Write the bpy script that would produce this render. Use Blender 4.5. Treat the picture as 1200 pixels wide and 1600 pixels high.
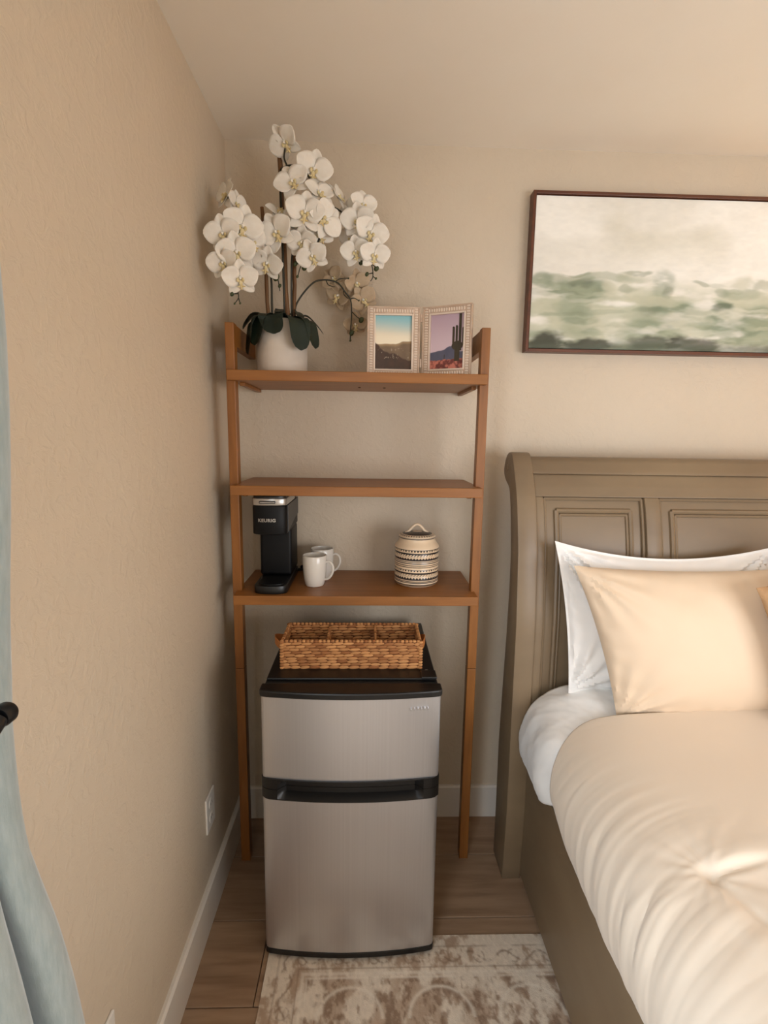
import bpy, bmesh, math, random
import numpy as np
from mathutils import Vector, Matrix, Euler

for o in list(bpy.data.objects): bpy.data.objects.remove(o)
SC = bpy.context.scene
COL = SC.collection
R = math.radians
random.seed(7); np.random.seed(7)

# ------------------------------------------------------------------ camera
FPX, YAW, PITCH, ROLL = 793.5, 0.0312958, 0.1477857, 0.0150327
CAM = Vector((0.4803, -1.82497, 1.49253))
_f = Vector((math.sin(YAW), math.cos(YAW), 0)); _r = Vector((math.cos(YAW), -math.sin(YAW), 0)); _u = Vector((0, 0, 1))
FW = _f*math.cos(PITCH) - _u*math.sin(PITCH); _u2 = _u*math.cos(PITCH) + _f*math.sin(PITCH)
RT = _r*math.cos(ROLL) + _u2*math.sin(ROLL); UP = _u2*math.cos(ROLL) - _r*math.sin(ROLL)
cd = bpy.data.cameras.new('camera'); cam = bpy.data.objects.new('camera', cd); COL.objects.link(cam)
cd.sensor_fit = 'VERTICAL'; cd.sensor_height = 36; cd.lens = FPX/1600*36; cd.clip_start = 0.02
m3 = Matrix((RT, UP, -FW)).transposed()
cam.matrix_world = Matrix.Translation(CAM) @ m3.to_4x4()
SC.camera = cam

def at(px, py, Y):
    """point of the room seen at photo pixel (px,py) at depth y=Y"""
    d = RT*((px-600)/FPX) + UP*((800-py)/FPX) + FW
    return CAM + d*((Y-CAM.y)/d.y)

# ------------------------------------------------------------------ world, lights, exposure
w = bpy.data.worlds.new('world'); SC.world = w; w.use_nodes = True
w.node_tree.nodes['Background'].inputs[0].default_value = (0.75, 0.85, 1, 1)
w.node_tree.nodes['Background'].inputs[1].default_value = 0.6
SC.view_settings.view_transform = 'Standard'; SC.view_settings.look = 'None'
SC.view_settings.gamma = 1; SC.view_settings.use_curve_mapping = False
SC.view_settings.exposure = 0.0

def area(name, loc, target, sx, sy, power, col):
    l = bpy.data.lights.new(name, 'AREA'); l.shape = 'RECTANGLE'; l.size = sx; l.size_y = sy
    l.energy = power; l.color = col
    o = bpy.data.objects.new(name, l); COL.objects.link(o); o.location = loc
    o.rotation_euler = (Vector(target)-Vector(loc)).to_track_quat('-Z', 'Y').to_euler()
    return o
# daylight falling through the window in the wall behind the camera
area('window_daylight', (2.45, -2.92, 1.12), (1.7, -1.2, -0.2), 1.7, 1.5, 62, (0.96, 0.97, 1.0))
# daylight through the glass door in the left wall beside the camera
area('door_daylight', (-0.14, -2.17, 1.08), (1.5, -1.75, 0.55), 1.0, 1.95, 43, (0.84, 0.92, 1.0))

# ------------------------------------------------------------------ helpers
def lin(c):
    return tuple(((x/255)/12.92 if x/255 <= 0.04045 else ((x/255+0.055)/1.055)**2.4) for x in c)
def lin4(c): return (*lin(c), 1)

class MB:
    def __init__(s): s.v = []; s.f = []; s.c = []
    def add(s, vs, fs, col=None):
        n = len(s.v); s.v += [tuple(v) for v in vs]; s.f += [tuple(i+n for i in f) for f in fs]
        if col is not None: s.c += [col]*len(vs)
        return s
    def box(s, lo, hi, col=None):
        (a, b, c), (d, e, f) = lo, hi
        return s.add([(a,b,c),(d,b,c),(d,e,c),(a,e,c),(a,b,f),(d,b,f),(d,e,f),(a,e,f)],
                     [(0,3,2,1),(4,5,6,7),(0,1,5,4),(1,2,6,5),(2,3,7,6),(3,0,4,7)], col)
    def hexa(s, bot, top, col=None):
        return s.add(list(bot)+list(top), [(0,3,2,1),(4,5,6,7),(0,1,5,4),(1,2,6,5),(2,3,7,6),(3,0,4,7)], col)
    def tube(s, pts, r, seg=10, cap=True, flat=1.0, col=None, closed=False):
        pts = [Vector(p) for p in pts]; n = len(pts)
        rs = r if isinstance(r, (list, tuple)) else [r]*n
        vs = []; ref = None
        for i, p in enumerate(pts):
            if closed: t = (pts[(i+1) % n]-pts[i-1]).normalized()
            else: t = (pts[min(i+1, n-1)]-pts[max(i-1, 0)]).normalized()
            if ref is None:
                ref = Vector((0,0,1)) if abs(t.z) < 0.9 else Vector((1,0,0))
            a = (ref - t*ref.dot(t)).normalized(); b = t.cross(a); ref = a
            for k in range(seg):
                th = 2*math.pi*k/seg
                vs.append(p + (a*math.cos(th)*flat + b*math.sin(th))*rs[i])
        fs = []
        for i in range(n if closed else n-1):
            j = (i+1) % n
            for k in range(seg):
                fs.append((i*seg+k, i*seg+(k+1) % seg, j*seg+(k+1) % seg, j*seg+k))
        if cap and not closed:
            fs.append(tuple(range(seg-1, -1, -1))); fs.append(tuple((n-1)*seg+k for k in range(seg)))
        return s.add(vs, fs, col)
    def lathe(s, prof, c, seg=40, axis='z', col=None):
        vs = []; n = len(prof)
        for (r, z) in prof:
            for k in range(seg):
                th = 2*math.pi*k/seg
                if axis == 'z': vs.append((c[0]+r*math.cos(th), c[1]+r*math.sin(th), c[2]+z))
                elif axis == 'x': vs.append((c[0]+z, c[1]+r*math.cos(th), c[2]+r*math.sin(th)))
                else: vs.append((c[0]+r*math.sin(th), c[1]+z, c[2]+r*math.cos(th)))
        fs = [(i*seg+k, i*seg+(k+1) % seg, (i+1)*seg+(k+1) % seg, (i+1)*seg+k) for i in range(n-1) for k in range(seg)]
        return s.add(vs, fs, col)
    def ell(s, c, rx, ry, rz, M=None, seg=8, rings=5, col=None):
        vs = [Vector((0,0,-rz))]
        for i in range(1, rings):
            a = -math.pi/2 + math.pi*i/rings
            for k in range(seg):
                th = 2*math.pi*k/seg
                vs.append(Vector((rx*math.cos(a)*math.cos(th), ry*math.cos(a)*math.sin(th), rz*math.sin(a))))
        vs.append(Vector((0,0,rz)))
        if M: vs = [M @ v for v in vs]
        vs = [Vector(c)+v for v in vs]; L = len(vs)-1
        fs = [(0, 1+(k+1) % seg, 1+k) for k in range(seg)]
        for i in range(rings-2):
            for k in range(seg):
                fs.append((1+i*seg+k, 1+i*seg+(k+1) % seg, 1+(i+1)*seg+(k+1) % seg, 1+(i+1)*seg+k))
        b = 1+(rings-2)*seg
        fs += [(b+k, b+(k+1) % seg, L) for k in range(seg)]
        return s.add(vs, fs, col)
    def prism(s, poly, axis, a, b, col=None):
        """poly: 2D loop extruded along axis from a to b. axis x: (y,z); y: (x,z); z: (x,y)"""
        def P(p, t):
            return (t, p[0], p[1]) if axis == 'x' else (p[0], t, p[1]) if axis == 'y' else (p[0], p[1], t)
        n = len(poly); vs = [P(p, a) for p in poly]+[P(p, b) for p in poly]
        fs = [(i, (i+1) % n, n+(i+1) % n, n+i) for i in range(n)]
        fs += [tuple(range(n-1, -1, -1)), tuple(range(n, 2*n))]
        return s.add(vs, fs, col)
    def grid(s, P, nu, nv, closed_u=False, col=None):
        """P: array nu x nv x 3"""
        vs = [tuple(map(float, P[i][j])) for i in range(nu) for j in range(nv)]
        fs = []
        for i in range(nu if closed_u else nu-1):
            for j in range(nv-1):
                k = (i+1) % nu
                fs.append((i*nv+j, k*nv+j, k*nv+j+1, i*nv+j+1))
        return s.add(vs, fs, col)
    def build(s, name, mat, parent=None, smooth=False, bevel=0, bseg=2, angle=30, label=None):
        o = ORI.get(parent.name, Vector((0,0,0))) if parent else Vector((0,0,0))
        return s.build_at(name, mat, parent, o, smooth, bevel, bseg, angle, label)
    def build_at(s, name, mat, parent, o, smooth, bevel, bseg, angle, label):
        me = bpy.data.meshes.new(name)
        me.from_pydata([(v[0]-o[0], v[1]-o[1], v[2]-o[2]) for v in s.v], [], s.f)
        if s.c and len(s.c) == len(s.v):
            ca = me.color_attributes.new('Col', 'FLOAT_COLOR', 'POINT')
            ca.data.foreach_set('color', np.array([(*c[:3], 1) for c in s.c], dtype=np.float32).ravel())
        bm = bmesh.new(); bm.from_mesh(me)
        bmesh.ops.recalc_face_normals(bm, faces=bm.faces)
        if bevel:
            es = [e for e in bm.edges if len(e.link_faces) == 2 and e.calc_face_angle(0) > R(angle)]
            bmesh.ops.bevel(bm, geom=es, offset=bevel, segments=bseg, affect='EDGES', profile=0.5, clamp_overlap=True)
        bm.to_mesh(me); bm.free()
        if smooth:
            me.polygons.foreach_set('use_smooth', [True]*len(me.polygons))
            me.set_sharp_from_angle(angle=R(38))
        me.materials.append(mat)
        ob = bpy.data.objects.new(name, me); COL.objects.link(ob)
        if parent:
            ob.parent = parent; ORI[ob.name] = o
        if label: ob['label'] = label
        return ob
ORI = {}

def thing(name, loc, label, cat, group=None):
    o = bpy.data.objects.new(name, None); COL.objects.link(o); o.location = loc
    o.empty_display_size = 0.05
    o['label'] = label; o['category'] = cat
    if group: o['group'] = group
    ORI[o.name] = Vector(loc)
    return o
def tag(o, label, cat, group=None):
    o['label'] = label; o['category'] = cat
    if group: o['group'] = group
    return o
def struct(o, label=None):
    o['kind'] = 'structure'
    if label: o['label'] = label
    return o

# ---- materials
def newmat(name):
    m = bpy.data.materials.new(name); m.use_nodes = True
    return m, m.node_tree.nodes, m.node_tree.links, m.node_tree.nodes['Principled BSDF']
def coords(N, L, scale=(1,1,1), space='Object'):
    t = N.new('ShaderNodeTexCoord'); mp = N.new('ShaderNodeMapping'); mp.inputs['Scale'].default_value = scale
    L.new(t.outputs[space], mp.inputs['Vector']); return mp.outputs['Vector']
def noise(N, L, vec, scale, detail=4, rough=0.55, dist=0):
    n = N.new('ShaderNodeTexNoise'); n.inputs['Scale'].default_value = scale; n.inputs['Detail'].default_value = detail
    n.inputs['Roughness'].default_value = rough; n.inputs['Distortion'].default_value = dist
    L.new(vec, n.inputs['Vector']); return n.outputs['Fac']
def ramp(N, L, fac, stops):
    r = N.new('ShaderNodeValToRGB'); e = r.color_ramp.elements
    while len(e) < len(stops): e.new(0.5)
    for i, (p, c) in enumerate(stops): e[i].position = p; e[i].color = c
    L.new(fac, r.inputs['Fac']); return r.outputs['Color']
def bump(N, L, B, h, strength, dist=0.002):
    b = N.new('ShaderNodeBump'); b.inputs['Strength'].default_value = strength; b.inputs['Distance'].default_value = dist
    L.new(h, b.inputs['Height']); L.new(b.outputs['Normal'], B.inputs['Normal'])
def mat(name, c1, c2=None, rough=0.5, metal=0, scale=(1,1,1), ns=6, detail=4, lo=0.3, hi=0.7, bs=0, bscale=200, bvec=None, bd=0.001, spec=0.5, sheen=0, coat=0, rand=0):
    m, N, L, B = newmat(name)
    B.inputs['Roughness'].default_value = rough; B.inputs['Metallic'].default_value = metal
    B.inputs['Specular IOR Level'].default_value = spec
    if sheen: B.inputs['Sheen Weight'].default_value = sheen
    if coat: B.inputs['Coat Weight'].default_value = coat
    B.inputs['Base Color'].default_value = lin4(c1)
    if c2 is not None:
        v = coords(N, L, scale)
        if rand:
            oi = N.new('ShaderNodeObjectInfo'); ad = N.new('ShaderNodeVectorMath'); ad.operation = 'MULTIPLY_ADD'
            cb = N.new('ShaderNodeCombineXYZ'); L.new(oi.outputs['Random'], cb.inputs[0]); L.new(oi.outputs['Random'], cb.inputs[1]); L.new(oi.outputs['Random'], cb.inputs[2])
            ad.inputs[1].default_value = (37, 53, 71); L.new(cb.outputs[0], ad.inputs[0]); L.new(v, ad.inputs[2]); v = ad.outputs[0]
        n = noise(N, L, v, ns, detail)
        L.new(ramp(N, L, n, [(lo, lin4(c1)), (hi, lin4(c2))]), B.inputs['Base Color'])
    if bs:
        v = coords(N, L, bvec or (1,1,1)); bump(N, L, B, noise(N, L, v, bscale, 3), bs, bd)
    return m
def vcmat(name, rough=0.6, bs=0, bscale=200, bvec=None, bd=0.001, spec=0.4, sheen=0, coat=0):
    m, N, L, B = newmat(name)
    a = N.new('ShaderNodeAttribute'); a.attribute_name = 'Col'; L.new(a.outputs['Color'], B.inputs['Base Color'])
    B.inputs['Roughness'].default_value = rough; B.inputs['Specular IOR Level'].default_value = spec
    if sheen: B.inputs['Sheen Weight'].default_value = sheen
    if coat: B.inputs['Coat Weight'].default_value = coat
    if bs:
        v = coords(N, L, bvec or (1,1,1)); bump(N, L, B, noise(N, L, v, bscale, 3), bs, bd)
    return m

def wallmat():
    m, N, L, B = newmat('wall_paint')
    v = coords(N, L)
    L.new(ramp(N, L, noise(N, L, v, 1.5, 3), [(0.3, lin4((203,186,163))), (0.7, lin4((209,193,171)))]), B.inputs['Base Color'])
    B.inputs['Roughness'].default_value = 0.55; B.inputs['Specular IOR Level'].default_value = 0.35
    n1 = noise(N, L, coords(N, L), 38, 4, 0.6, 0.6)
    r1 = ramp(N, L, n1, [(0.46, (0,0,0,1)), (0.62, (1,1,1,1))])
    n2 = noise(N, L, coords(N, L), 160, 2)
    ad = N.new('ShaderNodeMath'); ad.operation = 'MULTIPLY_ADD'; ad.inputs[1].default_value = 0.35
    L.new(n2, ad.inputs[0]); L.new(r1, ad.inputs[2])
    bump(N, L, B, ad.outputs[0], 0.38, 0.0018)
    return m
M = {}
M['wall'] = wallmat()
M['ceil'] = mat('ceiling_paint', (236,226,211), (239,230,216), rough=0.7, ns=3, bs=0.15, bscale=90, bd=0.001, spec=0.2)
M['base'] = mat('baseboard_paint', (222,214,203), rough=0.4)
M['plank'] = mat('plank_wood_tile', (166,137,110), (132,104,80), rough=0.42, scale=(1.2,11,1), ns=2.6, detail=6, lo=0.32, hi=0.68, bs=0.1, bscale=60, bvec=(1,10,1), rand=1)
M['grout'] = mat('floor_joint', (84,66,50), rough=0.8)
M['shelfwood'] = mat('honey_wood', (154,98,43), (130,80,30), rough=0.42, scale=(1.5,14,14), ns=3, detail=6, bs=0.05, bscale=80, bvec=(1,12,12))
M['postwood'] = mat('honey_wood_upright', (148,94,41), (124,75,28), rough=0.42, scale=(14,14,1.5), ns=3, detail=6, bs=0.05, bscale=80, bvec=(12,12,1))
M['screw'] = mat('screw_dark', (70,45,25), rough=0.5, metal=0.6)
M['black'] = mat('black_plastic', (14,13,13), rough=0.38)
M['blackmatte'] = mat('matte_black_plastic', (10,10,11), rough=0.5, spec=0.25)
M['charcoal'] = mat('charcoal_plastic', (38,37,39), rough=0.4)
M['cabinet'] = mat('fridge_black_cabinet', (16,15,15), rough=0.5, bs=0.1, bscale=300)
def steel():
    m, N, L, B = newmat('brushed_steel')
    v = coords(N, L, (260, 260, 1.2))
    n = noise(N, L, v, 1, 4)
    L.new(ramp(N, L, n, [(0.3, lin4((203,202,204))), (0.7, lin4((208,207,209)))]), B.inputs['Base Color'])
    B.inputs['Metallic'].default_value = 0.85; B.inputs['Roughness'].default_value = 0.36
    B.inputs['Anisotropic'].default_value = 0.5
    bump(N, L, B, n, 0.03, 0.0003)
    return m
M['steel'] = steel()
M['silver'] = mat('satin_silver', (186,182,176), rough=0.3, metal=0.8)
M['ceramic'] = mat('white_glaze', (222,216,206), rough=0.15, coat=0.3)
M['pot'] = mat('white_matte_pot', (222,210,195), (212,198,182), rough=0.6, ns=12)
M['jarvc'] = vcmat('printed_stoneware', rough=0.3, spec=0.5)
M['cream'] = mat('cream_glaze', (222,198,168), rough=0.3)
M['strand'] = vcmat('woven_hyacinth', rough=0.7, bs=0.5, bscale=500, bvec=(1,1,3), bd=0.001)
M['strandcore'] = mat('basket_core', (96,54,24), rough=0.9)
M['leather'] = mat('tan_leather', (170,108,56), rough=0.55)
M['petal'] = mat('orchid_petal', (236,230,218), (228,218,202), rough=0.6, ns=30, spec=0.2)
def petalmat(name, c1, c2):
    m = mat(name, c1, c2, rough=0.6, ns=40, spec=0.25)
    B = m.node_tree.nodes['Principled BSDF']
    B.inputs['Subsurface Weight'].default_value = 0.15; B.inputs['Subsurface Radius'].default_value = (0.01,0.008,0.006)
    return m
M['petal'] = petalmat('orchid_petal', (238,231,219), (230,220,205))
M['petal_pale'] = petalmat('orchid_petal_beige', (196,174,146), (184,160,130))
M['lip'] = mat('orchid_lip', (232,220,178), (206,176,112), rough=0.55, ns=60)
M['column'] = mat('orchid_column', (240,234,222), rough=0.5)
M['stem'] = mat('orchid_stem', (36,38,26), (52,46,28), rough=0.6, ns=30)
M['twig'] = mat('orchid_twig_brown', (58,38,26), rough=0.6)
M['stake'] = mat('bamboo_stake', (126,88,50), (92,60,32), rough=0.6, scale=(20,20,2), ns=5)
M['leaf'] = mat('orchid_leaf', (30,42,30), (20,30,22), rough=0.45, ns=14, spec=0.35)
M['bud'] = mat('orchid_bud', (46,58,28), (70,74,38), rough=0.5, ns=60)
M['moss'] = mat('pot_soil', (60,46,32), rough=0.9, bs=0.8, bscale=120, bd=0.004)
M['frame'] = mat('champagne_frame', (208,184,162), (190,162,138), rough=0.38, metal=0.25, ns=40)
M['bead'] = mat('champagne_bead', (228,210,192), rough=0.3, metal=0.25)
M['photo'] = vcmat('photo_print', rough=0.25, spec=0.5)
M['canvas'] = vcmat('painted_canvas', rough=0.75, bs=0.25, bscale=500, bd=0.0008)
M['walnut'] = mat('walnut_frame', (104,58,34), (80,42,24), rough=0.4, scale=(1,8,8), ns=4)
M['gap'] = mat('shadow_gap_black', (28,20,16), rough=0.8)
M['bed'] = mat('olive_grey_paint', (133,113,87), (119,99,76), rough=0.42, scale=(1,1,2), ns=3, bs=0.05, bscale=60)
M['white'] = mat('white_cotton', (240,236,231), rough=0.85, spec=0.2, sheen=0.2, bs=0.1, bscale=900, bd=0.0005)
M['sheet'] = mat('white_percale', (247,245,241), rough=0.85, spec=0.2, sheen=0.2, bs=0.1, bscale=900, bd=0.0005)
M['beige'] = mat('cream_sateen', (222,198,170), rough=0.55, spec=0.3, sheen=0.2, bs=0.06, bscale=900, bd=0.0005)
M['duvet'] = mat('champagne_sateen', (233,218,199), rough=0.5, spec=0.35, sheen=0.2, bs=0.06, bscale=900, bd=0.0005)
M['tan'] = mat('tan_linen', (178,140,100), (166,128,90), rough=0.85, ns=80, bs=0.4, bscale=600, bd=0.0008)
M['mattress'] = mat('mattress_ticking', (220,214,206), rough=0.9)
M['curtain'] = mat('teal_grey_chenille', (160,172,172), (142,156,156), rough=0.75, scale=(6,6,1), ns=30, sheen=0.5, bs=0.35, bscale=160, bvec=(4,4,1), bd=0.001)
M['blackmetal'] = mat('black_metal', (16,16,18), rough=0.35, metal=0.3)
M['plate'] = mat('outlet_white', (226,220,210), rough=0.35)
M['slot'] = mat('outlet_slot', (40,36,32), rough=0.6)
M['rug'] = vcmat('faded_rug', rough=0.95, bs=0.6, bscale=420, bd=0.002, spec=0.1)
M['winframe'] = mat('window_frame_white', (225,222,216), rough=0.4)

# numpy value noise
def vnoise(x, y, seed=0):
    x = np.asarray(x, float); y = np.asarray(y, float)
    xi = np.floor(x).astype(int); yi = np.floor(y).astype(int); xf = x-xi; yf = y-yi
    def h(a, b):
        n = (a*374761393 + b*668265263 + seed*1442695041) & 0x7fffffff
        n = ((n ^ (n >> 13))*1274126177) & 0x7fffffff
        return ((n ^ (n >> 16)) & 0xffff)/65535.0
    u = xf*xf*(3-2*xf); v = yf*yf*(3-2*yf)
    return (h(xi,yi)*(1-u)+h(xi+1,yi)*u)*(1-v)+(h(xi,yi+1)*(1-u)+h(xi+1,yi+1)*u)*v
def fbm(x, y, oct=4, seed=0, gain=0.5):
    s = 0; a = 1; t = 0
    for i in range(oct):
        s = s+a*vnoise(x*2**i, y*2**i, seed+i*17); t += a; a *= gain
    return s/t
def sst(a, b, x):
    t = np.clip((x-a)/(b-a), 0, 1); return t*t*(3-2*t)
def lerp(c1, c2, t): return c1*(1-t[..., None])+c2*t[..., None]
def A(c): return np.array(lin(c))

# ------------------------------------------------------------------ room shell
XR, YF, H = 3.75, -2.76, 2.44
T = 0.12
floor = struct(MB().box((-T, YF-T, -0.12), (XR+T, T, -0.008)).build('floor', M['grout']), 'floor of wide brown wood-look planks')
# planks
PW = 0.2425; y0 = 0.0435
pm = {}
row = 0; y = y0
while y > YF:
    yt = min(y, 0); yb = max(y-PW, YF)
    off = [0.19, -0.42, 0.62, -0.15][(row+2) % 4]     # row 2 (y -.44..-.68) has a joint at x=.19
    x = off-1.2
    while x < XR:
        a = max(x, 0); b = min(x+1.2, XR)
        if b-a > 0.01:
            g = 0.0012
            MB().box((a+g, yb+g, -0.008), (b-g, yt-g, 0)).build('plank', M['plank'], floor, bevel=0.0012, bseg=1)
        x += 1.2
    y -= PW; row += 1
struct(MB().box((-T, 0, -0.008), (XR+T, T, H+T)).build('wall_back', M['wall']), 'beige textured wall behind the shelf and bed')
DY0, DY1, DZ0, DZ1 = -2.68, -1.66, 0.03, 2.06
wl_ = MB().box((-T, DY1, -0.008), (0, 0, H+T)).box((-T, YF-T, -0.008), (0, DY0, H+T)).box((-T, DY0, DZ1), (0, DY1, H+T)).box((-T, DY0, -0.008), (0, DY1, DZ0))
struct(wl_.build('wall_left', M['wall']), 'beige textured wall on the left')
dr_ = struct(MB().box((-0.08, DY0, DZ0), (-0.03, DY0+0.06, DZ1)).box((-0.08, DY1-0.06, DZ0), (-0.03, DY1, DZ1)).box((-0.08, DY0+0.06, DZ0), (-0.03, DY1-0.06, DZ0+0.06)).box((-0.08, DY0+0.06, DZ1-0.06), (-0.03, DY1-0.06, DZ1)).build('door_1', M['winframe']))
struct(MB().box((XR, YF-T, -0.008), (XR+T, 0, H+T)).build('wall_right', M['wall']))
WX0, WX1, WZ0, WZ1 = 1.6, 3.3, 0.35, 1.95
fw_ = MB().box((0, YF-T, -0.008), (WX0, YF, H+T)).box((WX1, YF-T, -0.008), (XR, YF, H+T))
fw_.box((WX0, YF-T, -0.008), (WX1, YF, WZ0)).box((WX0, YF-T, WZ1), (WX1, YF, H+T))
struct(fw_.build('wall_front', M['wall']))
win = struct(MB().box((WX0, YF-0.09, WZ0), (WX0+0.05, YF-0.03, WZ1)).box((WX1-0.05, YF-0.09, WZ0), (WX1, YF-0.03, WZ1))
    .box((WX0+0.05, YF-0.09, WZ0), (WX1-0.05, YF-0.03, WZ0+0.05)).box((WX0+0.05, YF-0.09, WZ1-0.05), (WX1-0.05, YF-0.03, WZ1)).build('window_1', M['winframe']))
MB().box(((WX0+WX1)/2-0.025, YF-0.08, WZ0+0.05), ((WX0+WX1)/2+0.025, YF-0.04, WZ1-0.05)).build('mullion', M['winframe'], win)
struct(MB().box((0, YF, H), (XR, 0, H+T)).build('ceiling', M['ceil']), 'plain off-white ceiling')
BH = 0.132; BT = 0.014
def bb(name, axis):
    if axis == 'x': prof = [(0,0),(-BT,0),(-BT,BH-0.006),(-BT+0.006,BH),(0,BH)]; o = MB().prism(prof, 'x', 0, XR)
    else: prof = [(0,0),(BT,0),(BT,BH-0.006),(BT-0.006,BH),(0,BH)]; o = MB().prism(prof, 'y', DY1, -BT)
    return struct(o.build(name, M['base']))
bb('baseboard_back', 'x'); bb('baseboard_left', 'y')

# ------------------------------------------------------------------ ladder shelf
S1, S2, S3 = 1.676, 1.342, 1.003; STH = 0.0295
sh = thing('ladder_shelf', (0.446, -0.15, 0), 'honey-brown wooden ladder shelf with three boards, standing over the mini fridge', 'shelf')
def post(xt, xb, yt=-0.29, yb=-0.217, d=0.034, wt=0.026, wb=0.031):
    def sec(z):
        t = z/1.811; x = xb+(xt-xb)*t; y_ = yb+(yt-yb)*t; w_ = wb+(wt-wb)*t
        return [(x,y_,z),(x+w_,y_,z),(x+w_,y_+d,z),(x,y_+d,z)]
    return sec
zc = 0.735
for xt, xb in ((0.0615, 0.045), (0.807, 0.818)):
    s_ = post(xt, xb)
    MB().hexa(s_(zc+0.0006), s_(1.811)).build('upper_post', M['postwood'], sh, bevel=0.002)
    MB().hexa(s_(0.0), s_(zc-0.0006)).build('lower_post', M['postwood'], sh, bevel=0.002)
for xt in (0.0625, 0.808):
    MB().box((xt, -0.262, 1.748), (xt+0.024, -0.001, 1.809)).build('top_arm', M['shelfwood'], sh, bevel=0.002)
for i, z in enumerate((S1, S2, S3)):
    b_ = MB().box((0.0690, -0.313, z-STH), (0.8245, -0.003, z)).build('shelf_board', M['shelfwood'], sh, bevel=0.002)
    # cleats below the board ends and a back rail
    for cx in (0.0905, 0.790):
        MB().box((cx, -0.25, z-STH-0.010), (cx+0.014, -0.004, z-STH)).build('cleat', M['postwood'], b_, bevel=0.001)
    if i == 0:
        for px in (562, 600):
            p = at(px, 607, -0.12)
            MB().lathe([(0,-0.0025),(0.004,-0.002),(0.004,0)], (p.x, -0.16, z-STH), 12).build('screw', M['screw'], b_)

# ------------------------------------------------------------------ mini fridge
FX0, FX1 = 0.1985, 0.6815; FC = (FX0+FX1)/2
fr = thing('mini_fridge', (FC, -0.32, 0), 'two-door stainless steel mini fridge with black top and handle strip', 'fridge')
YB0 = -0.515   # cabinet front / door back
MB().box((FX0+0.004, YB0, 0.022), (FX1-0.004, -0.07, 0.822)).build('cabinet', M['cabinet'], fr, bevel=0.004)
MB().box((FX0+0.006, -0.500, 0.822), (FX1-0.006, -0.075, 0.829)).build('top_panel', M['black'], fr, bevel=0.003)
def door_loop(y_side=-0.555, bulge=0.020, inset=0.0, n=17, rc=0.010):
    pts = [(FX0+inset, YB0-0.003)]
    x0, x1 = FX0+inset, FX1-inset
    for k in range(n):
        t = k/(n-1); x = x0+(x1-x0)*t
        yy = y_side-bulge*(1-(2*t-1)**2)+inset
        if k == 0: pts += [(x, yy+rc), (x+rc*0.3, yy+rc*0.3)]; x += rc; yy -= 0.001
        elif k == n-1: pts += [(x-rc, yy-0.001), (x-rc*0.3, yy+rc*0.3), (x, yy+rc)]; continue
        pts.append((x, yy))
    pts.append((x1, YB0-0.003))
    return pts
MB().prism(door_loop(), 'z', 0.5705, 0.806).build('freezer_door', M['steel'], fr, smooth=True, label='brushed steel freezer door')
MB().prism(door_loop(), 'z', 0.034, 0.5085).build('fridge_door', M['steel'], fr, smooth=True, label='tall brushed steel lower door')
MB().prism(door_loop(y_side=-0.558, inset=-0.003), 'z', 0.8062, 0.825).build('door_top_cap', M['black'], fr, bevel=0.004, angle=60)
MB().prism(door_loop(y_side=-0.556, inset=-0.001), 'z', 0.016, 0.0338).build('bottom_trim', M['black'], fr, bevel=0.003, angle=60)
# handle strip: two black trims, pocket between them
def strip(zb, zt, pocket_at):
    loop_o = door_loop(y_side=-0.558, inset=-0.002)
    return loop_o
zs = [(0.5400, 0.5702), (0.5088, 0.5385)]
for k, (zb, zt) in enumerate(zs):
    h = MB()
    xs = np.linspace(FX0-0.002, FX1+0.002, 45); rows = []
    prof = [(0,zb,0),(1,zb,0),(1,zb+0.003,0),(1,(zb+zt)/2,1),(1,zt-0.003,0),(1,zt,0),(0,zt,0)]
    P = np.zeros((len(xs), len(prof), 3))
    for i, x in enumerate(xs):
        t = (x-xs[0])/(xs[-1]-xs[0]); yf_ = -0.559-0.020*(1-(2*t-1)**2)
        if i == 0 or i == len(xs)-1: yf_ += 0.012
        elif i == 1 or i == len(xs)-2: yf_ += 0.003
        pk = 0.022*sst(0.10, 0.125, np.array(t))*sst(0.90, 0.875, np.array(t)) if True else 0
        for j, (f_, z, d) in enumerate(prof):
            # pocket: the face next to the gap between both trims sinks in
            near = (k == 0 and z < zb+0.020) or (k == 1 and z > zt-0.020)
            P[i, j] = (x, YB0-0.003 if f_ == 0 else yf_+(pk if (near and f_ == 1) else 0), z)
    h.grid(P, len(xs), len(prof))
    n = len(prof); h.f.append(tuple(range(n))); h.f.append(tuple(range((len(xs)-1)*n+n-1, (len(xs)-1)*n-1, -1)))
    h.build('handle_trim', M['charcoal'] if False else M['black'], fr, smooth=True)
MB().box((0.632, -0.508, 0.829), (0.676, -0.462, 0.836)).build('hinge_cover', M['black'], fr, bevel=0.003)
MB().lathe([(0,0.0030),(0.005,0.002),(0.006,0)], (0.652, -0.455, 0.829), 14).build('hinge_screw', M['silver'], fr, smooth=True)
bd = MB()
for k, (dx, dz, wx) in enumerate([(0,0,0.004),(0.010,0,0.003),(0.018,0.001,0.005),(0.028,0,0.003),(0.036,0.001,0.005),(0.046,0,0.003)]):
    bd.box((0.598+dx, -0.5735+0.004*k/5, 0.772+dz), (0.598+dx+wx, -0.560, 0.779+dz))
bd.build('embossed_badge', M['steel'], fr, bevel=0.0008)
for x in (FX0+0.05, FX1-0.05):
    for y_ in (-0.11, -0.47):
        MB().lathe([(0,0),(0.016,0),(0.018,0.008),(0.012,0.022)], (x, y_, 0.0), 16).build('foot', M['black'], fr, smooth=True)

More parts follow.
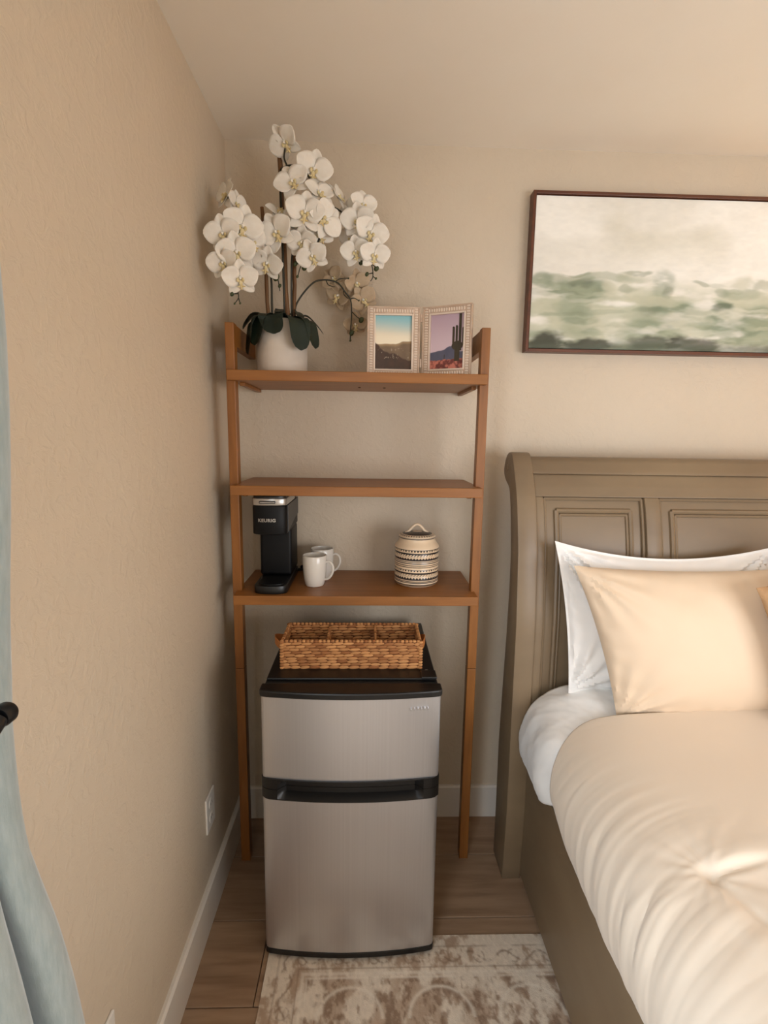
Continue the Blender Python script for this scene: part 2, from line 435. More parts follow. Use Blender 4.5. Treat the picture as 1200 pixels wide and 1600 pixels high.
# ------------------------------------------------------------------ woven basket on the fridge
BX0, BX1, BY0, BY1, BZ0, BZ1 = 0.235, 0.638, -0.447, -0.302, 0.8295, 0.915
bk = thing('woven_basket', ((BX0+BX1)/2, (BY0+BY1)/2, BZ0), 'brown woven three-compartment basket with leather tabs on top of the fridge', 'basket')
def scol():
    t = random.random()**1.2; c = A((200,144,90))*(1-t)+A((144,90,48))*t
    return tuple(c)
def weave_wall(name, p0, p1, z0, z1, rows, n, thick=0.0045, rim=True):
    p0 = Vector(p0); p1 = Vector(p1); d = p1-p0; Ln = d.length; d.normalize(); nrm = Vector((-d.y, d.x, 0))
    core = MB(); a = nrm*thick*0.45
    core.hexa([p0-a+Vector((0,0,z0)), p1-a+Vector((0,0,z0)), p1+a+Vector((0,0,z0)), p0+a+Vector((0,0,z0))],
              [p0-a+Vector((0,0,z1)), p1-a+Vector((0,0,z1)), p1+a+Vector((0,0,z1)), p0+a+Vector((0,0,z1))])
    wl = core.build(name, M['strandcore'], bk)
    s = MB(); hz = (z1-z0-0.006)/rows; sl = Ln/n
    for r_ in range(rows):
        zc_ = z0+hz*(r_+0.5)
        k = -(0.23*r_ % 1.0)+random.uniform(-0.10, 0.10)
        while k < n:
            L_ = sl*random.uniform(0.92, 1.08)
            u0 = max(0.001, k*sl); u1 = min(Ln-0.001, k*sl+L_*1.12)
            if u1-u0 > 0.006:
                cc = p0+d*((u0+u1)/2)+Vector((0,0,zc_+random.uniform(-0.0008,0.0008)))
                tilt = random.uniform(0.03, 0.12)
                X = (d+Vector((0,0,tilt))).normalized(); Z = nrm.cross(X)
                Mx = Matrix((nrm, Z, X)).transposed()
                s.ell(cc, thick*random.uniform(0.95,1.25), hz*0.62, (u1-u0)/2*1.08, Mx, seg=8, rings=6, col=scol())
            k += L_/sl
    if rim:
        u = 0.004
        while u < Ln-0.002:
            s.ell(p0+d*u+Vector((0,0,z1-0.0025)), 0.0062, thick*1.15, 0.0045, Matrix((d, nrm, Vector((0,0,1)))).transposed(), seg=7, rings=4, col=scol())
            u += random.uniform(0.010, 0.0135)
    wv = s.build('weave', M['strand'], wl, smooth=True); wv['kind'] = 'stuff'
    return wl
e = 0.005
weave_wall('front_wall', (BX0, BY0+e, 0), (BX1, BY0+e, 0), BZ0, BZ1, 9, 14)
weave_wall('back_wall', (BX0+0.004, BY1-e, 0), (BX1-0.004, BY1-e, 0), BZ0, BZ1, 9, 14)
weave_wall('side_wall', (BX0+e, BY0+0.008, 0), (BX0+e, BY1-0.008, 0), BZ0, BZ1, 8, 4)
weave_wall('side_wall', (BX1-e, BY0+0.008, 0), (BX1-e, BY1-0.008, 0), BZ0, BZ1, 8, 4)
for xd in (0.366, 0.505):
    weave_wall('divider', (xd, BY0+0.011, 0), (xd, BY1-0.011, 0), BZ0+0.004, BZ1-0.004, 8, 4, 0.0035)
MB().box((BX0+0.005, BY0+0.008, BZ0), (BX1-0.005, BY1-0.008, BZ0+0.004)).build('base_panel', M['strandcore'], bk)
cs = MB()
for cx, cy in ((BX0+0.003,BY0+0.003),(BX1-0.003,BY0+0.003),(BX0+0.003,BY1-0.004),(BX1-0.003,BY1-0.004)):
    z = BZ0+0.004
    while z < BZ1-0.001:
        cs.ell((cx, cy, z), 0.007, 0.006, 0.0048, None, 8, 4, scol()); z += 0.0085
cw = cs.build('corner_wrap', M['strand'], bk, smooth=True); cw['kind'] = 'stuff'
for s_, xw in ((-1, BX0), (1, BX1)):
    yc = -0.375; h = MB()
    loop = [(-0.030, 0.060), (-0.018, 0.0745), (0, 0.079), (0.018, 0.0745), (0.030, 0.060)]
    reach = [0.002, 0.017, 0.022, 0.017, 0.002] if s_ < 0 else [0.002, 0.010, 0.013, 0.010, 0.002]
    P = np.zeros((9, 4, 3))
    for i in range(9):
        t = i/8; yy = yc-0.032+0.064*t; ox = (0.024 if s_ < 0 else 0.012)*math.sin(math.pi*t)**0.8
        zc_ = BZ0+0.052+0.012*math.sin(math.pi*t)
        for j, (dx, dz) in enumerate(((0,-0.011),(0,0.011),(0.002,0.011),(0.002,-0.011))):
            P[i, j] = (xw+s_*(ox+dx+0.003), yy, zc_+dz)
    g = np.concatenate([P, P[:, :1]], 1)
    h.grid(g, 9, 5).build('leather_tab', M['leather'], bk, label='tan leather handle tab')

# ------------------------------------------------------------------ coffee maker
KX, KZ = 0.178, S3
km = thing('coffee_maker', (KX, -0.16, KZ), 'slim black single-serve coffee maker with silver lid band, on the lower shelf', 'coffee maker')
def stadium(cx, hw, yfr, ybk, rf, n=10):
    """plan outline: round front of depth rf, square-ish back"""
    pts = []
    for k in range(2*n+1):
        th = math.pi*k/(2*n)
        pts.append((cx-hw*math.cos(th)*1.0, yfr+rf-rf*math.sin(th)**0.75))
    pts += [(cx+hw, ybk-0.012), (cx+hw-0.012, ybk), (cx-hw+0.012, ybk), (cx-hw, ybk-0.012)]
    return pts
MB().prism(stadium(KX, 0.0515, -0.300, -0.030, 0.030), 'z', KZ, KZ+0.026).build('base', M['black'], km, smooth=True, bevel=0.003, angle=50)
MB().prism(stadium(KX, 0.040, -0.288, -0.185, 0.024), 'z', KZ+0.026, KZ+0.0285).build('drip_tray', M['black'], km, smooth=True)
MB().box((KX-0.054, -0.172, KZ+0.026), (KX+0.050, -0.032, KZ+0.186)).build('column', M['blackmatte'], km, bevel=0.010, bseg=4, smooth=True)
MB().prism(stadium(KX, 0.0525, -0.292, -0.034, 0.026), 'z', KZ+0.186, KZ+0.276).build('brew_head', M['blackmatte'], km, smooth=True, bevel=0.004, angle=50)
lid = MB().prism(stadium(KX, 0.0535, -0.294, -0.100, 0.026), 'z', KZ+0.2765, KZ+0.299).build('lid_band', M['silver'], km, smooth=True, bevel=0.003, angle=50)
MB().box((KX-0.028, -0.2985, KZ+0.283), (KX+0.022, -0.290, KZ+0.2915)).build('handle_recess', M['charcoal'], lid, bevel=0.003)
MB().box((KX-0.025, -0.3005, KZ+0.2855), (KX+0.019, -0.296, KZ+0.289)).build('handle_bar', M['silver'], lid, bevel=0.0012)
MB().prism(stadium(KX, 0.050, -0.288, -0.036, 0.026), 'z', KZ+0.299, KZ+0.304).build('lid_top', M['black'], km, smooth=True)
MB().prism([(KX-0.050,-0.098),(KX+0.0535,-0.098),(KX+0.0535,-0.036),(KX-0.050,-0.036)], 'z', KZ+0.2765, KZ+0.2985).build('tank_lid', M['charcoal'], km, bevel=0.004)
# right cheek panel of the head
MB().prism([(-0.262,KZ+0.2755),(-0.262,KZ+0.190),(-0.225,KZ+0.196),(-0.12,KZ+0.212),(-0.04,KZ+0.218),(-0.04,KZ+0.2755)], 'x', KX+0.051, KX+0.0545).build('side_panel', M['charcoal'], km, bevel=0.001)
cv = bpy.data.curves.new('brand_text', 'FONT'); cv.body = 'KEURIG'; cv.size = 0.0135; cv.extrude = 0.0004; cv.space_character = 1.12; cv.offset = 0.0004
to = bpy.data.objects.new('t', cv); COL.objects.link(to); bpy.context.view_layer.update()
tm = bpy.data.meshes.new_from_object(to.evaluated_get(bpy.context.evaluated_depsgraph_get()))
bpy.data.objects.remove(to)
xs = [v.co.x for v in tm.vertices]; tw = max(xs)-min(xs); sc_ = 0.053/tw
txt = MB(); vv = []
for v in tm.vertices:
    x = KX-0.0325+(v.co.x-min(xs))*sc_; z = KZ+0.2265+v.co.y*sc_*0.95
    u_ = max(-1, min(1, (x-KX)/0.0525)); yy = -0.292+0.026-0.026*max(0.0, 1-u_*u_)**0.375-0.0006
    vv.append((x, yy-v.co.z*1.2, z))
txt.add(vv, [tuple(p.vertices) for p in tm.polygons]).build('brand_lettering', M['silver'], km, label='white KEURIG lettering')
cpts = [(KX+0.048, -0.036, KZ+0.010), (KX+0.075, -0.022, KZ+0.008), (KX+0.115, -0.020, KZ+0.008), (KX+0.135, -0.022, KZ+0.014), (KX+0.115, -0.020, KZ+0.020), (KX+0.070, -0.019, KZ+0.020), (KX+0.060, -0.018, KZ+0.013)]
def smooth_pts(p, n=6):
    p = [Vector(q) for q in p]; out = []
    for i in range(len(p)-1):
        a = p[max(i-1,0)]; b = p[i]; c = p[i+1]; d = p[min(i+2,len(p)-1)]
        for k in range(n):
            t = k/n
            out.append(0.5*((2*b)+(-a+c)*t+(2*a-5*b+4*c-d)*t*t+(-a+3*b-3*c+d)*t**3))
    out.append(p[-1]); return out
MB().tube(smooth_pts(cpts), 0.0048, 8).build('power_cord', M['black'], km, smooth=True)

# ------------------------------------------------------------------ mugs
def mug(cx, cy, label, ang):
    t = thing('coffee_mug', (cx, cy, S3), label, 'mug', 'white mugs on the lower shelf')
    r, h = 0.0395, 0.102
    outer = [(0.0,0.002),(0.024,0.002),(0.026,0.0),(0.029,0.001),(0.032,0.008),(0.0355,0.025),(0.038,0.050),(r,0.075),(r,h-0.002),(r-0.0012,h)]
    inner = [(r-0.003,h-0.001),(r-0.0038,h-0.006),(0.0355,0.050),(0.031,0.018),(0.024,0.008),(0,0.007)]
    MB().lathe(outer+inner, (cx, cy, S3), 48).build('body', M['ceramic'], t, smooth=True)
    c, s = math.cos(ang), math.sin(ang)
    pts = [(0.036,0.078),(0.048,0.083),(0.060,0.074),(0.0635,0.056),(0.057,0.037),(0.046,0.025),(0.034,0.022)]
    pts = smooth_pts([(cx+a*c, cy+a*s, S3+b) for a, b in pts], 5)
    MB().tube(pts, 0.0052, 10, flat=0.75).build('handle', M['ceramic'], t, smooth=True)
mug(0.306, -0.192, 'white mug standing in front of the other mug, beside the coffee maker', R(-14))
mug(0.321, -0.088, 'white mug standing behind the front mug, partly hidden by it', R(-8))

# ------------------------------------------------------------------ patterned jar
JX, JY = 0.645, -0.158
jar = thing('lidded_jar', (JX, JY, S3), 'cream ceramic jar with black printed bands and looped lid handle', 'jar')
def jarcol(th, z):
    """band pattern by height (0..0.14) and angle"""
    cr = A((226,200,168)); bl = A((26,22,24)); gr = A((70,62,60))
    n = 46; u = (th/(2*math.pi)*n) % 1.0
    zz = z*1000
    def ring(a, b): return a <= zz < b
    per = zz if zz < 64 else zz-64.5
    if zz > 128: return cr
    if ring(125,128): return bl
    q = per
    if 56 <= q < 60.5: return bl if (u < 0.45) else cr           # dashes
    if 60.5 <= q < 62: return bl
    if 46.8 <= q < 52.5: return gr if u < 0.1 else bl               # solid bar
    if 39 <= q < 46.5:
        k = (q-39)/7.5
        if (0.30 < u < 0.62 and k > 0.62): return bl
        if (u < 0.22 and 0.34 < k < 0.7): return bl
        if k < 0.16: return gr
        return cr
    if 30 <= q < 37:
        k = (q-30)/7
        if k < 0.25+0.75*abs(2*u-1): return bl
        return cr
    if 27 <= q < 30: return gr
    if 21.8 <= q < 24: return bl
    if 16.5 <= q < 19.5: return gr
    if 10.5 <= q < 12.8: return bl
    if 4.5 <= q < 6.8: return bl
    return cr
body = [(0.0,0.002),(0.055,0.002),(0.060,0.0),(0.068,0.004),(0.0725,0.012)]
zz = np.linspace(0.0125, 0.128, 150)
prof = body+[(0.0735+0.0006*math.sin(z*260), z) for z in zz]+[(0.072,0.134),(0.068,0.140),(0.063,0.147),(0.0605,0.153),(0.0595,0.158),(0.05,0.158)]
def jarlathe(prof, colf, seg=276):
    mb = MB(); mb.lathe(prof, (JX, JY, S3), seg)
    mb.c = [tuple(colf(2*math.pi*k/seg, z, r)) for (r, z) in prof for k in range(seg)]
    return mb
jarlathe(prof, lambda th, z, r: jarcol(th, z)).build('body', M['jarvc'], jar, smooth=True)
def lidcol(th, z, r):
    cr = A((222,198,168)); bl = A((40,34,32)); gr = A((92,82,74))
    n = 40; u = (th/(2*math.pi)*n) % 1.0
    if r > 0.0585: return gr if z < 0.164 else cr
    if r > 0.054: return bl if u < 0.4 else cr
    if r > 0.050: return cr
    if r > 0.018: return bl if (int(r*1000) % 3 == 0 or u < 0.45) else gr
    return cr
lp = [(0.050,0.1585),(0.0605,0.1585),(0.0622,0.161),(0.0615,0.1645),(0.059,0.167)]+[(r, 0.167+0.012*(1-(r/0.059)**2)**0.8) for r in np.linspace(0.058, 0.0, 46)]
lid_ = jarlathe(lp, lidcol).build('lid', M['jarvc'], jar, smooth=True)
hp = smooth_pts([(JX+dx, JY, S3+dz) for dx, dz in ((-0.040,0.1725),(-0.030,0.177),(-0.020,0.188),(-0.008,0.199),(0.004,0.200),(0.016,0.190),(0.024,0.180),(0.036,0.1725))], 5)
MB().tube(hp, 0.0050, 10, flat=1.0).build('loop_handle', M['cream'], lid_, smooth=True)

# ------------------------------------------------------------------ hinged double photo frame
pf = thing('double_photo_frame', (0.635, -0.21, S1), 'hinged champagne double photo frame with two desert photographs on the top shelf', 'photo frame')
FWD, FHT = 0.160, 0.2075
def photo1(u, v):      # u right, v up, 0..1: pale sky over dusky hills
    sky = lerp(A((236,220,192)), A((138,188,194)), sst(0.55, 1.0, v+0.05*(u-0.5)))
    sky = lerp(sky, A((246,234,206)), sst(0.75, 0.5, v)*0.8)
    r1 = 0.50+0.06*(fbm(u*3+2, v*0, 3, 3)-0.5)+0.05*sst(0.55, 0.8, u)
    r2 = 0.40-0.20*u+0.10*(fbm(u*5, v*0, 3, 9)-0.5)+0.10*sst(0.3, 0.0, u)
    hz = lerp(A((140,116,90)), A((104,84,66)), fbm(u*5, v*7, 4, 5))
    hz = lerp(hz, A((196,164,120)), sst(0.08, 0.0, r1-v)*0.6)
    fg = lerp(A((86,60,46)), A((60,48,40)), fbm(u*9, v*9, 4, 11))
    c = lerp(sky, hz, sst(0.0, 0.02, r1-v)); c = lerp(c, fg, sst(0.0, 0.03, r2-v))
    dots = (fbm(u*22, v*22, 2, 21) > 0.72) & (v < 0.4) & (v > 0.2)
    return lerp(c, A((176,156,132)), dots*0.6)
def photo2(u, v):      # mauve sky, blue mountain, pink scrub, tall saguaro
    c = lerp(A((208,184,190)), A((182,156,166)), sst(0.3, 1.0, v))
    m = 0.32+0.10*np.exp(-((u-0.60)/0.16)**2)+0.03*np.exp(-((u-0.30)/0.2)**2)+0.015*(fbm(u*12, v*0, 3, 4)-0.5)
    c = lerp(c, lerp(A((98,96,110)), A((78,78,96)), fbm(u*6, v*6, 3, 8)), sst(0, 0.015, m-v))
    g = 0.185+0.05*(fbm(u*10, v*0, 3, 14)-0.5)
    c = lerp(c, lerp(A((196,116,98)), A((112,58,52)), sst(0.35, 0.65, fbm(u*14, v*16, 4, 2))), sst(0, 0.015, g-v))
    def bar(cx, hw, z0, z1):
        top = z1-hw*0.6*((u-cx)/hw)**2
        return (np.abs(u-cx) < hw) & (v > z0) & (v < top)
    s = bar(0.875, 0.042, 0.40, 1.1) | bar(0.80, 0.075, 0.14, 0.40) | bar(0.835, 0.085, 0.33, 0.45) | bar(0.685, 0.036, 0.40, 0.77) | bar(0.775, 0.036, 0.40, 0.79) | bar(0.965, 0.03, 0.42, 0.75)
    s |= (((u-0.80)/0.165)**2+((v-0.42)/0.085)**2 < 1)
    s |= bar(0.43, 0.010, 0.18, 0.27)
    rib = 0.5+0.5*np.sin(u*190)
    c = np.where(s[..., None], lerp(A((58,50,40)), A((88,76,58)), rib*0.6*fbm(u*8, v*8, 2, 6)), c)
    return c
def plate_grid(name, P0, U, V, nu, nv, fn, matl, parent):
    u, v = np.meshgrid(np.linspace(0,1,nu), np.linspace(0,1,nv), indexing='ij')
    P = np.array(P0)[None,None,:]+u[..., None]*np.array(U)+v[..., None]*np.array(V)
    mb = MB().grid(P, nu, nv)
    mb.c = [tuple(x) for x in fn(u, v).reshape(-1, 3)]
    return mb.build(name, matl, parent)
def frame_panel(p0, p1, fn):
    """frame standing with its lower front edge from p0 to p1 (xy)"""
    p0 = Vector((p0[0], p0[1], S1)); p1 = Vector((p1[0], p1[1], S1)); X = (p1-p0).normalized(); Wd = (p1-p0).length
    Nn = Vector((X.y, -X.x, 0))            # towards the room
    def Wp(x, z, n): return p0+X*x+Vector((0,0,z))+Nn*n
    t = 0.024; b = MB()
    def pr(x0, x1, z0, z1, n0, n1):
        b.hexa([Wp(x0,z0,n0),Wp(x1,z0,n0),Wp(x1,z0,n1),Wp(x0,z0,n1)], [Wp(x0,z1,n0),Wp(x1,z1,n0),Wp(x1,z1,n1),Wp(x0,z1,n1)])
    pr(0, t, 0, FHT, -0.014, 0); pr(Wd-t, Wd, 0, FHT, -0.014, 0); pr(t, Wd-t, 0, t, -0.014, 0); pr(t, Wd-t, FHT-t, FHT, -0.014, 0)
    panel = b.build('frame_panel', M['frame'], pf, bevel=0.0015)
    bk_ = MB(); b = bk_; pr(t, Wd-t, t, FHT-t, -0.013, -0.009); bk_.build('backing', M['gap'], panel)
    # outer lip
    b = MB(); l = 0.003
    pr(-0.001, l, -0.0, FHT+0.001, -0.012, 0.003); pr(Wd-l, Wd+0.001, -0.0, FHT+0.001, -0.012, 0.003); pr(l, Wd-l, FHT-l, FHT+0.001, -0.012, 0.003); pr(l, Wd-l, 0, l, -0.012, 0.003)
    b.build('outer_lip', M['frame'], panel, bevel=0.0008)
    # inner bead moulding
    b = MB(); q = t-0.0045
    pr(q, t, q, FHT-q, -0.002, 0.0018); pr(Wd-t, Wd-q, q, FHT-q, -0.002, 0.0018); pr(t, Wd-t, q, t, -0.002, 0.0018); pr(t, Wd-t, FHT-t, FHT-q, -0.002, 0.0018)
    b.build('inner_lip', M['bead'], panel, bevel=0.0008)
    # ribs (small ridges across the border)
    b = MB(); w0, w1 = 0.0065, 0.0155
    z = 0.007
    while z < FHT-0.005:
        for xx in (0, Wd):
            a0, a1 = (w0, w1) if xx == 0 else (Wd-w1, Wd-w0)
            pr(a0, a1, z-0.0024, z+0.0024, -0.001, 0.0026)
        z += 0.0078
    x = 0.020
    while x < Wd-0.018:
        pr(x-0.0024, x+0.0024, w0, w1, -0.001, 0.0026); pr(x-0.0024, x+0.0024, FHT-w1, FHT-w0, -0.001, 0.0026); x += 0.0078
    rb = b.build('ribbing', M['bead'], panel, bevel=0.001, bseg=1); rb['kind'] = 'stuff'
    o = Wp(t-0.001, t-0.001, -0.0065)
    plate_grid('photo_print', o, X*(Wd-2*t+0.002), Vector((0,0,FHT-2*t+0.002)), 100, 140, fn, M['photo'], panel)
    return X, Nn
frame_panel((0.4725, -0.200), (0.6325, -0.200), photo1)
frame_panel((0.6425, -0.200), (0.7800, -0.268), photo2)
for z in (S1+0.03, S1+0.165):
    MB().lathe([(0,0),(0.0035,0),(0.0035,0.025),(0,0.025)], (0.6375, -0.1985, z), 12).build('hinge', M['frame'], pf, smooth=True)

# ------------------------------------------------------------------ potted orchid
PX, PY, PR, PH = 0.2065, -0.170, 0.0775, 0.160
orc = thing('potted_orchid', (PX, PY, S1), 'white orchid arrangement with dark leaves in a white pot on the top shelf', 'plant')
MB().lathe([(0,0),(PR-0.004,0),(PR-0.001,0.003),(PR,0.01),(PR,PH-0.003),(PR-0.002,PH),(PR-0.006,PH),(PR-0.007,PH-0.01),(PR-0.007,PH-0.025)], (PX,PY,S1), 64).build('pot', M['pot'], orc, smooth=True)
MB().lathe([(0,PH-0.010),(0.03,PH-0.012),(PR-0.0072,PH-0.018),(PR-0.0072,PH-0.022),(0,PH-0.022)], (PX,PY,S1), 32).build('soil', M['moss'], orc, smooth=True)
def V3(px, py, Y): return at(px, py, Y)
def zp(zx, zy, Y): return at(300+zx/3.75, 180+zy/3.75, Y)
# stakes
for (a, b, ya, yb, r) in [((562,1195),(512,195),-0.17,-0.19,0.0068),((595,1190),(604,705),-0.16,-0.17,0.0058),((450,1175),(412,540),-0.18,-0.17,0.0055)]:
    p = zp(*a, ya); q = zp(*b, yb)
    p.z = S1+PH-0.03
    pts = [p.lerp(q, k/8)+Vector((0.0012*math.sin(k*2.1), 0, 0)) for k in range(9)]
    MB().tube(pts, [r*(1+0.12*(k % 2)) for k in range(9)], 10).build('stake', M['stake'], orc, smooth=True)
def stemp(pts, r=0.0032, m='stem', name='stem'):
    P = smooth_pts([zp(x, y, Y) for (x, y, Y) in pts], 5); n = len(P)
    return MB().tube(P, [r*(1-0.35*k/n) for k in range(n)], 8).build(name, M[m], orc, smooth=True)
stemp([(470,1195,-.175),(468,1080,-.178),(464,960,-.18),(440,800,-.20),(415,660,-.22),(380,608,-.25),(330,600,-.28),(270,650,-.31),(240,760,-.32),(270,880,-.32),(285,990,-.32)], 0.0034)
stemp([(545,1195,-.17),(535,900,-.19),(525,600,-.20),(516,350,-.20),(535,310,-.21),(590,295,-.23),(660,330,-.24),(720,420,-.24),(760,500,-.23),(850,550,-.20),(890,575,-.19),(960,600,-.20),(1010,700,-.20),(1030,840,-.20)], 0.0036)
stemp([(555,292,-.21),(540,250,-.21),(545,195,-.21)], 0.0028)
stemp([(585,1195,-.165),(583,1000,-.19),(590,800,-.21),(640,690,-.23),(700,630,-.235),(735,605,-.23),(760,640,-.22),(740,740,-.22),(690,820,-.22)], 0.0032)
stemp([(600,1190,-.15),(615,1100,-.15),(700,990,-.14),(770,965,-.13),(850,980,-.12),(900,1040,-.115),(930,1085,-.11),(935,1170,-.11),(930,1250,-.11),(927,1325,-.11)], 0.0030)
for tw in ([(840,975,-.12),(865,960,-.12),(915,955,-.12)], [(925,1078,-.11),(950,1072,-.11),(976,1086,-.11)], [(785,966,-.13),(800,995,-.13),(838,1006,-.13)], [(890,1020,-.115),(890,1050,-.11),(918,1076,-.11)], [(935,1150,-.11),(965,1180,-.11),(990,1198,-.11)],
           [(282,990,-.32),(270,1030,-.32),(272,1070,-.32),(250,1104,-.32)], [(292,1015,-.32),(288,1000,-.32),(276,1003,-.32)], [(272,1070,-.32),(282,1102,-.32)], [(272,1045,-.32),(240,1046,-.32)],
           [(690,820,-.22),(640,880,-.225),(620,945,-.225)], [(650,870,-.225),(605,870,-.225)],
           [(1030,840,-.20),(1055,885,-.20),(1060,945,-.20),(1046,972,-.20)], [(1060,945,-.20),(1078,957,-.20)], [(1058,925,-.20),(1026,932,-.20)], [(1040,860,-.20),(1078,893,-.20)],
           [(528,738,-.225),(505,765,-.225),(475,795,-.225)], [(495,930,-.19),(505,970,-.19),(515,1030,-.19)]):
    stemp(tw, 0.0018, 'stem', 'twig')
def bud(zx, zy, Y, r, m='bud'):
    MB().ell(zp(zx, zy, Y), r*0.85, r*0.85, r*1.1, Matrix.Rotation(0.5, 3, 'Y'), 10, 6).build('bud', M[m], orc, smooth=True)
for b_ in [(992,1200,-.11,.0095),(936,1276,-.11,.0090),(928,1320,-.11,.004),(235,1047,-.32,.0065),(250,1104,-.32,.0032),(282,1102,-.32,.0032),(660,890,-.225,.010),(606,871,-.225,.0075),(618,945,-.225,.0045),(641,802,-.225,.006),
           (992,862,-.20,.0085),(1081,897,-.20,.009),(1025,932,-.20,.0065),(1078,957,-.20,.004),(493,950,-.19,.011),(514,1000,-.19,.006),(917,956,-.12,.003),(978,1086,-.11,.003)]:
    bud(*b_)

# --- flower parts: shared meshes, flower faces +Z, top is +Y
def petal_mesh(name, L, Wd, cup, tip=1.0, back=0.0, matl='petal', nu=12, nv=7, base=0.18):
    P = np.zeros((nu, nv, 3))
    for i in range(nu):
        t = (1-math.cos(math.pi*i/(nu-1)))/2
        wd = Wd*(base*(1-t)**2+max(0.0, math.sin(math.pi*min(0.999, t**0.85)))**0.55*tip)*0.5
        if i == nu-1: wd = Wd*0.09
        for j in range(nv):
            s = 2*j/(nv-1)-1
            P[i, j] = (s*wd, L*t, cup*(s*s)*wd*2.2-back*t*t*L+0.05*L*math.sin(t*math.pi)+0.010*L*math.sin(s*5+t*7))
    mb = MB().grid(P, nu, nv)
    n0 = len(mb.v); th = 0.0008      # thin back side so that the petal has a body
    vs = [(x, y_, z-th*1.2) for x, y_, z in mb.v]; fs = [tuple(reversed(f)) for f in mb.f]
    mb.v += vs; mb.f += [tuple(i+n0 for i in f) for f in fs]
    border = [i*nv for i in range(nu)]+[(nu-1)*nv+j for j in range(1, nv)]+[i*nv+nv-1 for i in range(nu-2, -1, -1)]+[j for j in range(nv-2, 0, -1)]
    for k in range(len(border)):
        a = border[k]; b = border[(k+1) % len(border)]; mb.f.append((a, a+n0, b+n0, b))
    me = bpy.data.meshes.new(name); me.from_pydata(mb.v, [], mb.f)
    bm = bmesh.new(); bm.from_mesh(me); bmesh.ops.recalc_face_normals(bm, faces=bm.faces); bm.to_mesh(me); bm.free()
    me.polygons.foreach_set('use_smooth', [True]*len(me.polygons)); me.materials.append(M[matl]); return me
def flower_meshes(sfx, pm_):
    return dict(wide=petal_mesh('petal'+sfx, 0.050, 0.056, 0.10, 1.0, 0.02, pm_, base=0.10),
                top=petal_mesh('sepal'+sfx, 0.048, 0.036, 0.08, 1.0, 0.04, pm_),
                low=petal_mesh('lower_sepal'+sfx, 0.046, 0.033, 0.08, 1.0, 0.08, pm_))
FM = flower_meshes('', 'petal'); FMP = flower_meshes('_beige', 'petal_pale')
lm = MB()
# lip: two side lobes, a mid lobe ending in a star tip
lm.ell((0.0065, -0.003, 0.009), 0.0035, 0.0062, 0.0065, Matrix.Rotation(0.5, 3, 'Y'), 8, 5)
lm.ell((-0.0065, -0.003, 0.009), 0.0035, 0.0062, 0.0065, Matrix.Rotation(-0.5, 3, 'Y'), 8, 5)
lm.ell((0, -0.011, 0.010), 0.0055, 0.0085, 0.0035, Matrix.Rotation(-0.25, 3, 'X'), 8, 5)
for sx in (-1, 1):
    lm.tube([(0,-0.016,0.012),(sx*0.006,-0.020,0.013),(sx*0.0115,-0.0195,0.0145)], [0.003,0.0025,0.0006], 6)
lm.tube([(0,-0.016,0.012),(0,-0.024,0.013),(0,-0.029,0.015)], [0.004,0.003,0.0006], 6)
lipo = lm.build('lip_tmp', M['lip'], None, smooth=True); LIP = lipo.data; bpy.data.objects.remove(lipo)
cmb = MB().ell((0, 0.002, 0.007), 0.0042, 0.0050, 0.0075, None, 10, 6)
cmo = cmb.build('c_tmp', M['column'], None, smooth=True); CMN = cmo.data; bpy.data.objects.remove(cmo)
def flower(zx, zy, Y, yaw=0, pitch=-10, roll=0, s=1.0, pale=False, spread=0):
    """yaw: + turns to the right of the photo, pitch: + looks up"""
    p = zp(zx, zy, Y)
    d = (CAM-p); d.z = 0; d.normalize()
    n = Euler((0, 0, R(yaw))).to_matrix() @ d
    n = (n*math.cos(R(pitch))+Vector((0,0,1))*math.sin(R(pitch))).normalized()
    up = Vector((0,0,1)); up = (up-n*up.dot(n)).normalized(); rx = up.cross(n)
    Mr = Matrix((rx, up, n)).transposed() @ Matrix.Rotation(R(roll), 3, 'Z')
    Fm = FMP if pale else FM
    f = bpy.data.objects.new('flower', CMN); COL.objects.link(f); f.parent = orc
    f.matrix_local = Matrix.Translation(p-Vector(orc.location)) @ Mr.to_4x4() @ Matrix.Scale(s, 4)
    def sub(name, me, rz, tilt, dz=0.0):
        o = bpy.data.objects.new(name, me); COL.objects.link(o); o.parent = f
        o.matrix_local = Matrix.Translation((0,0,dz)) @ Matrix.Rotation(R(rz+random.uniform(-5,5)), 4, 'Z') @ Matrix.Rotation(R(tilt+random.uniform(-6,6)), 4, 'X') @ Matrix.Translation((0,0.003,0))
    sub('sepal', Fm['top'], 0, 8+spread, 0.0)
    sub('sepal', Fm['low'], 137, 10+spread, -0.001); sub('sepal', Fm['low'], -137, 10+spread, -0.001)
    sub('petal', Fm['wide'], 72, 12+spread, 0.002); sub('petal', Fm['wide'], -72, 12+spread, 0.002)
    o = bpy.data.objects.new('lip', LIP); COL.objects.link(o); o.parent = f
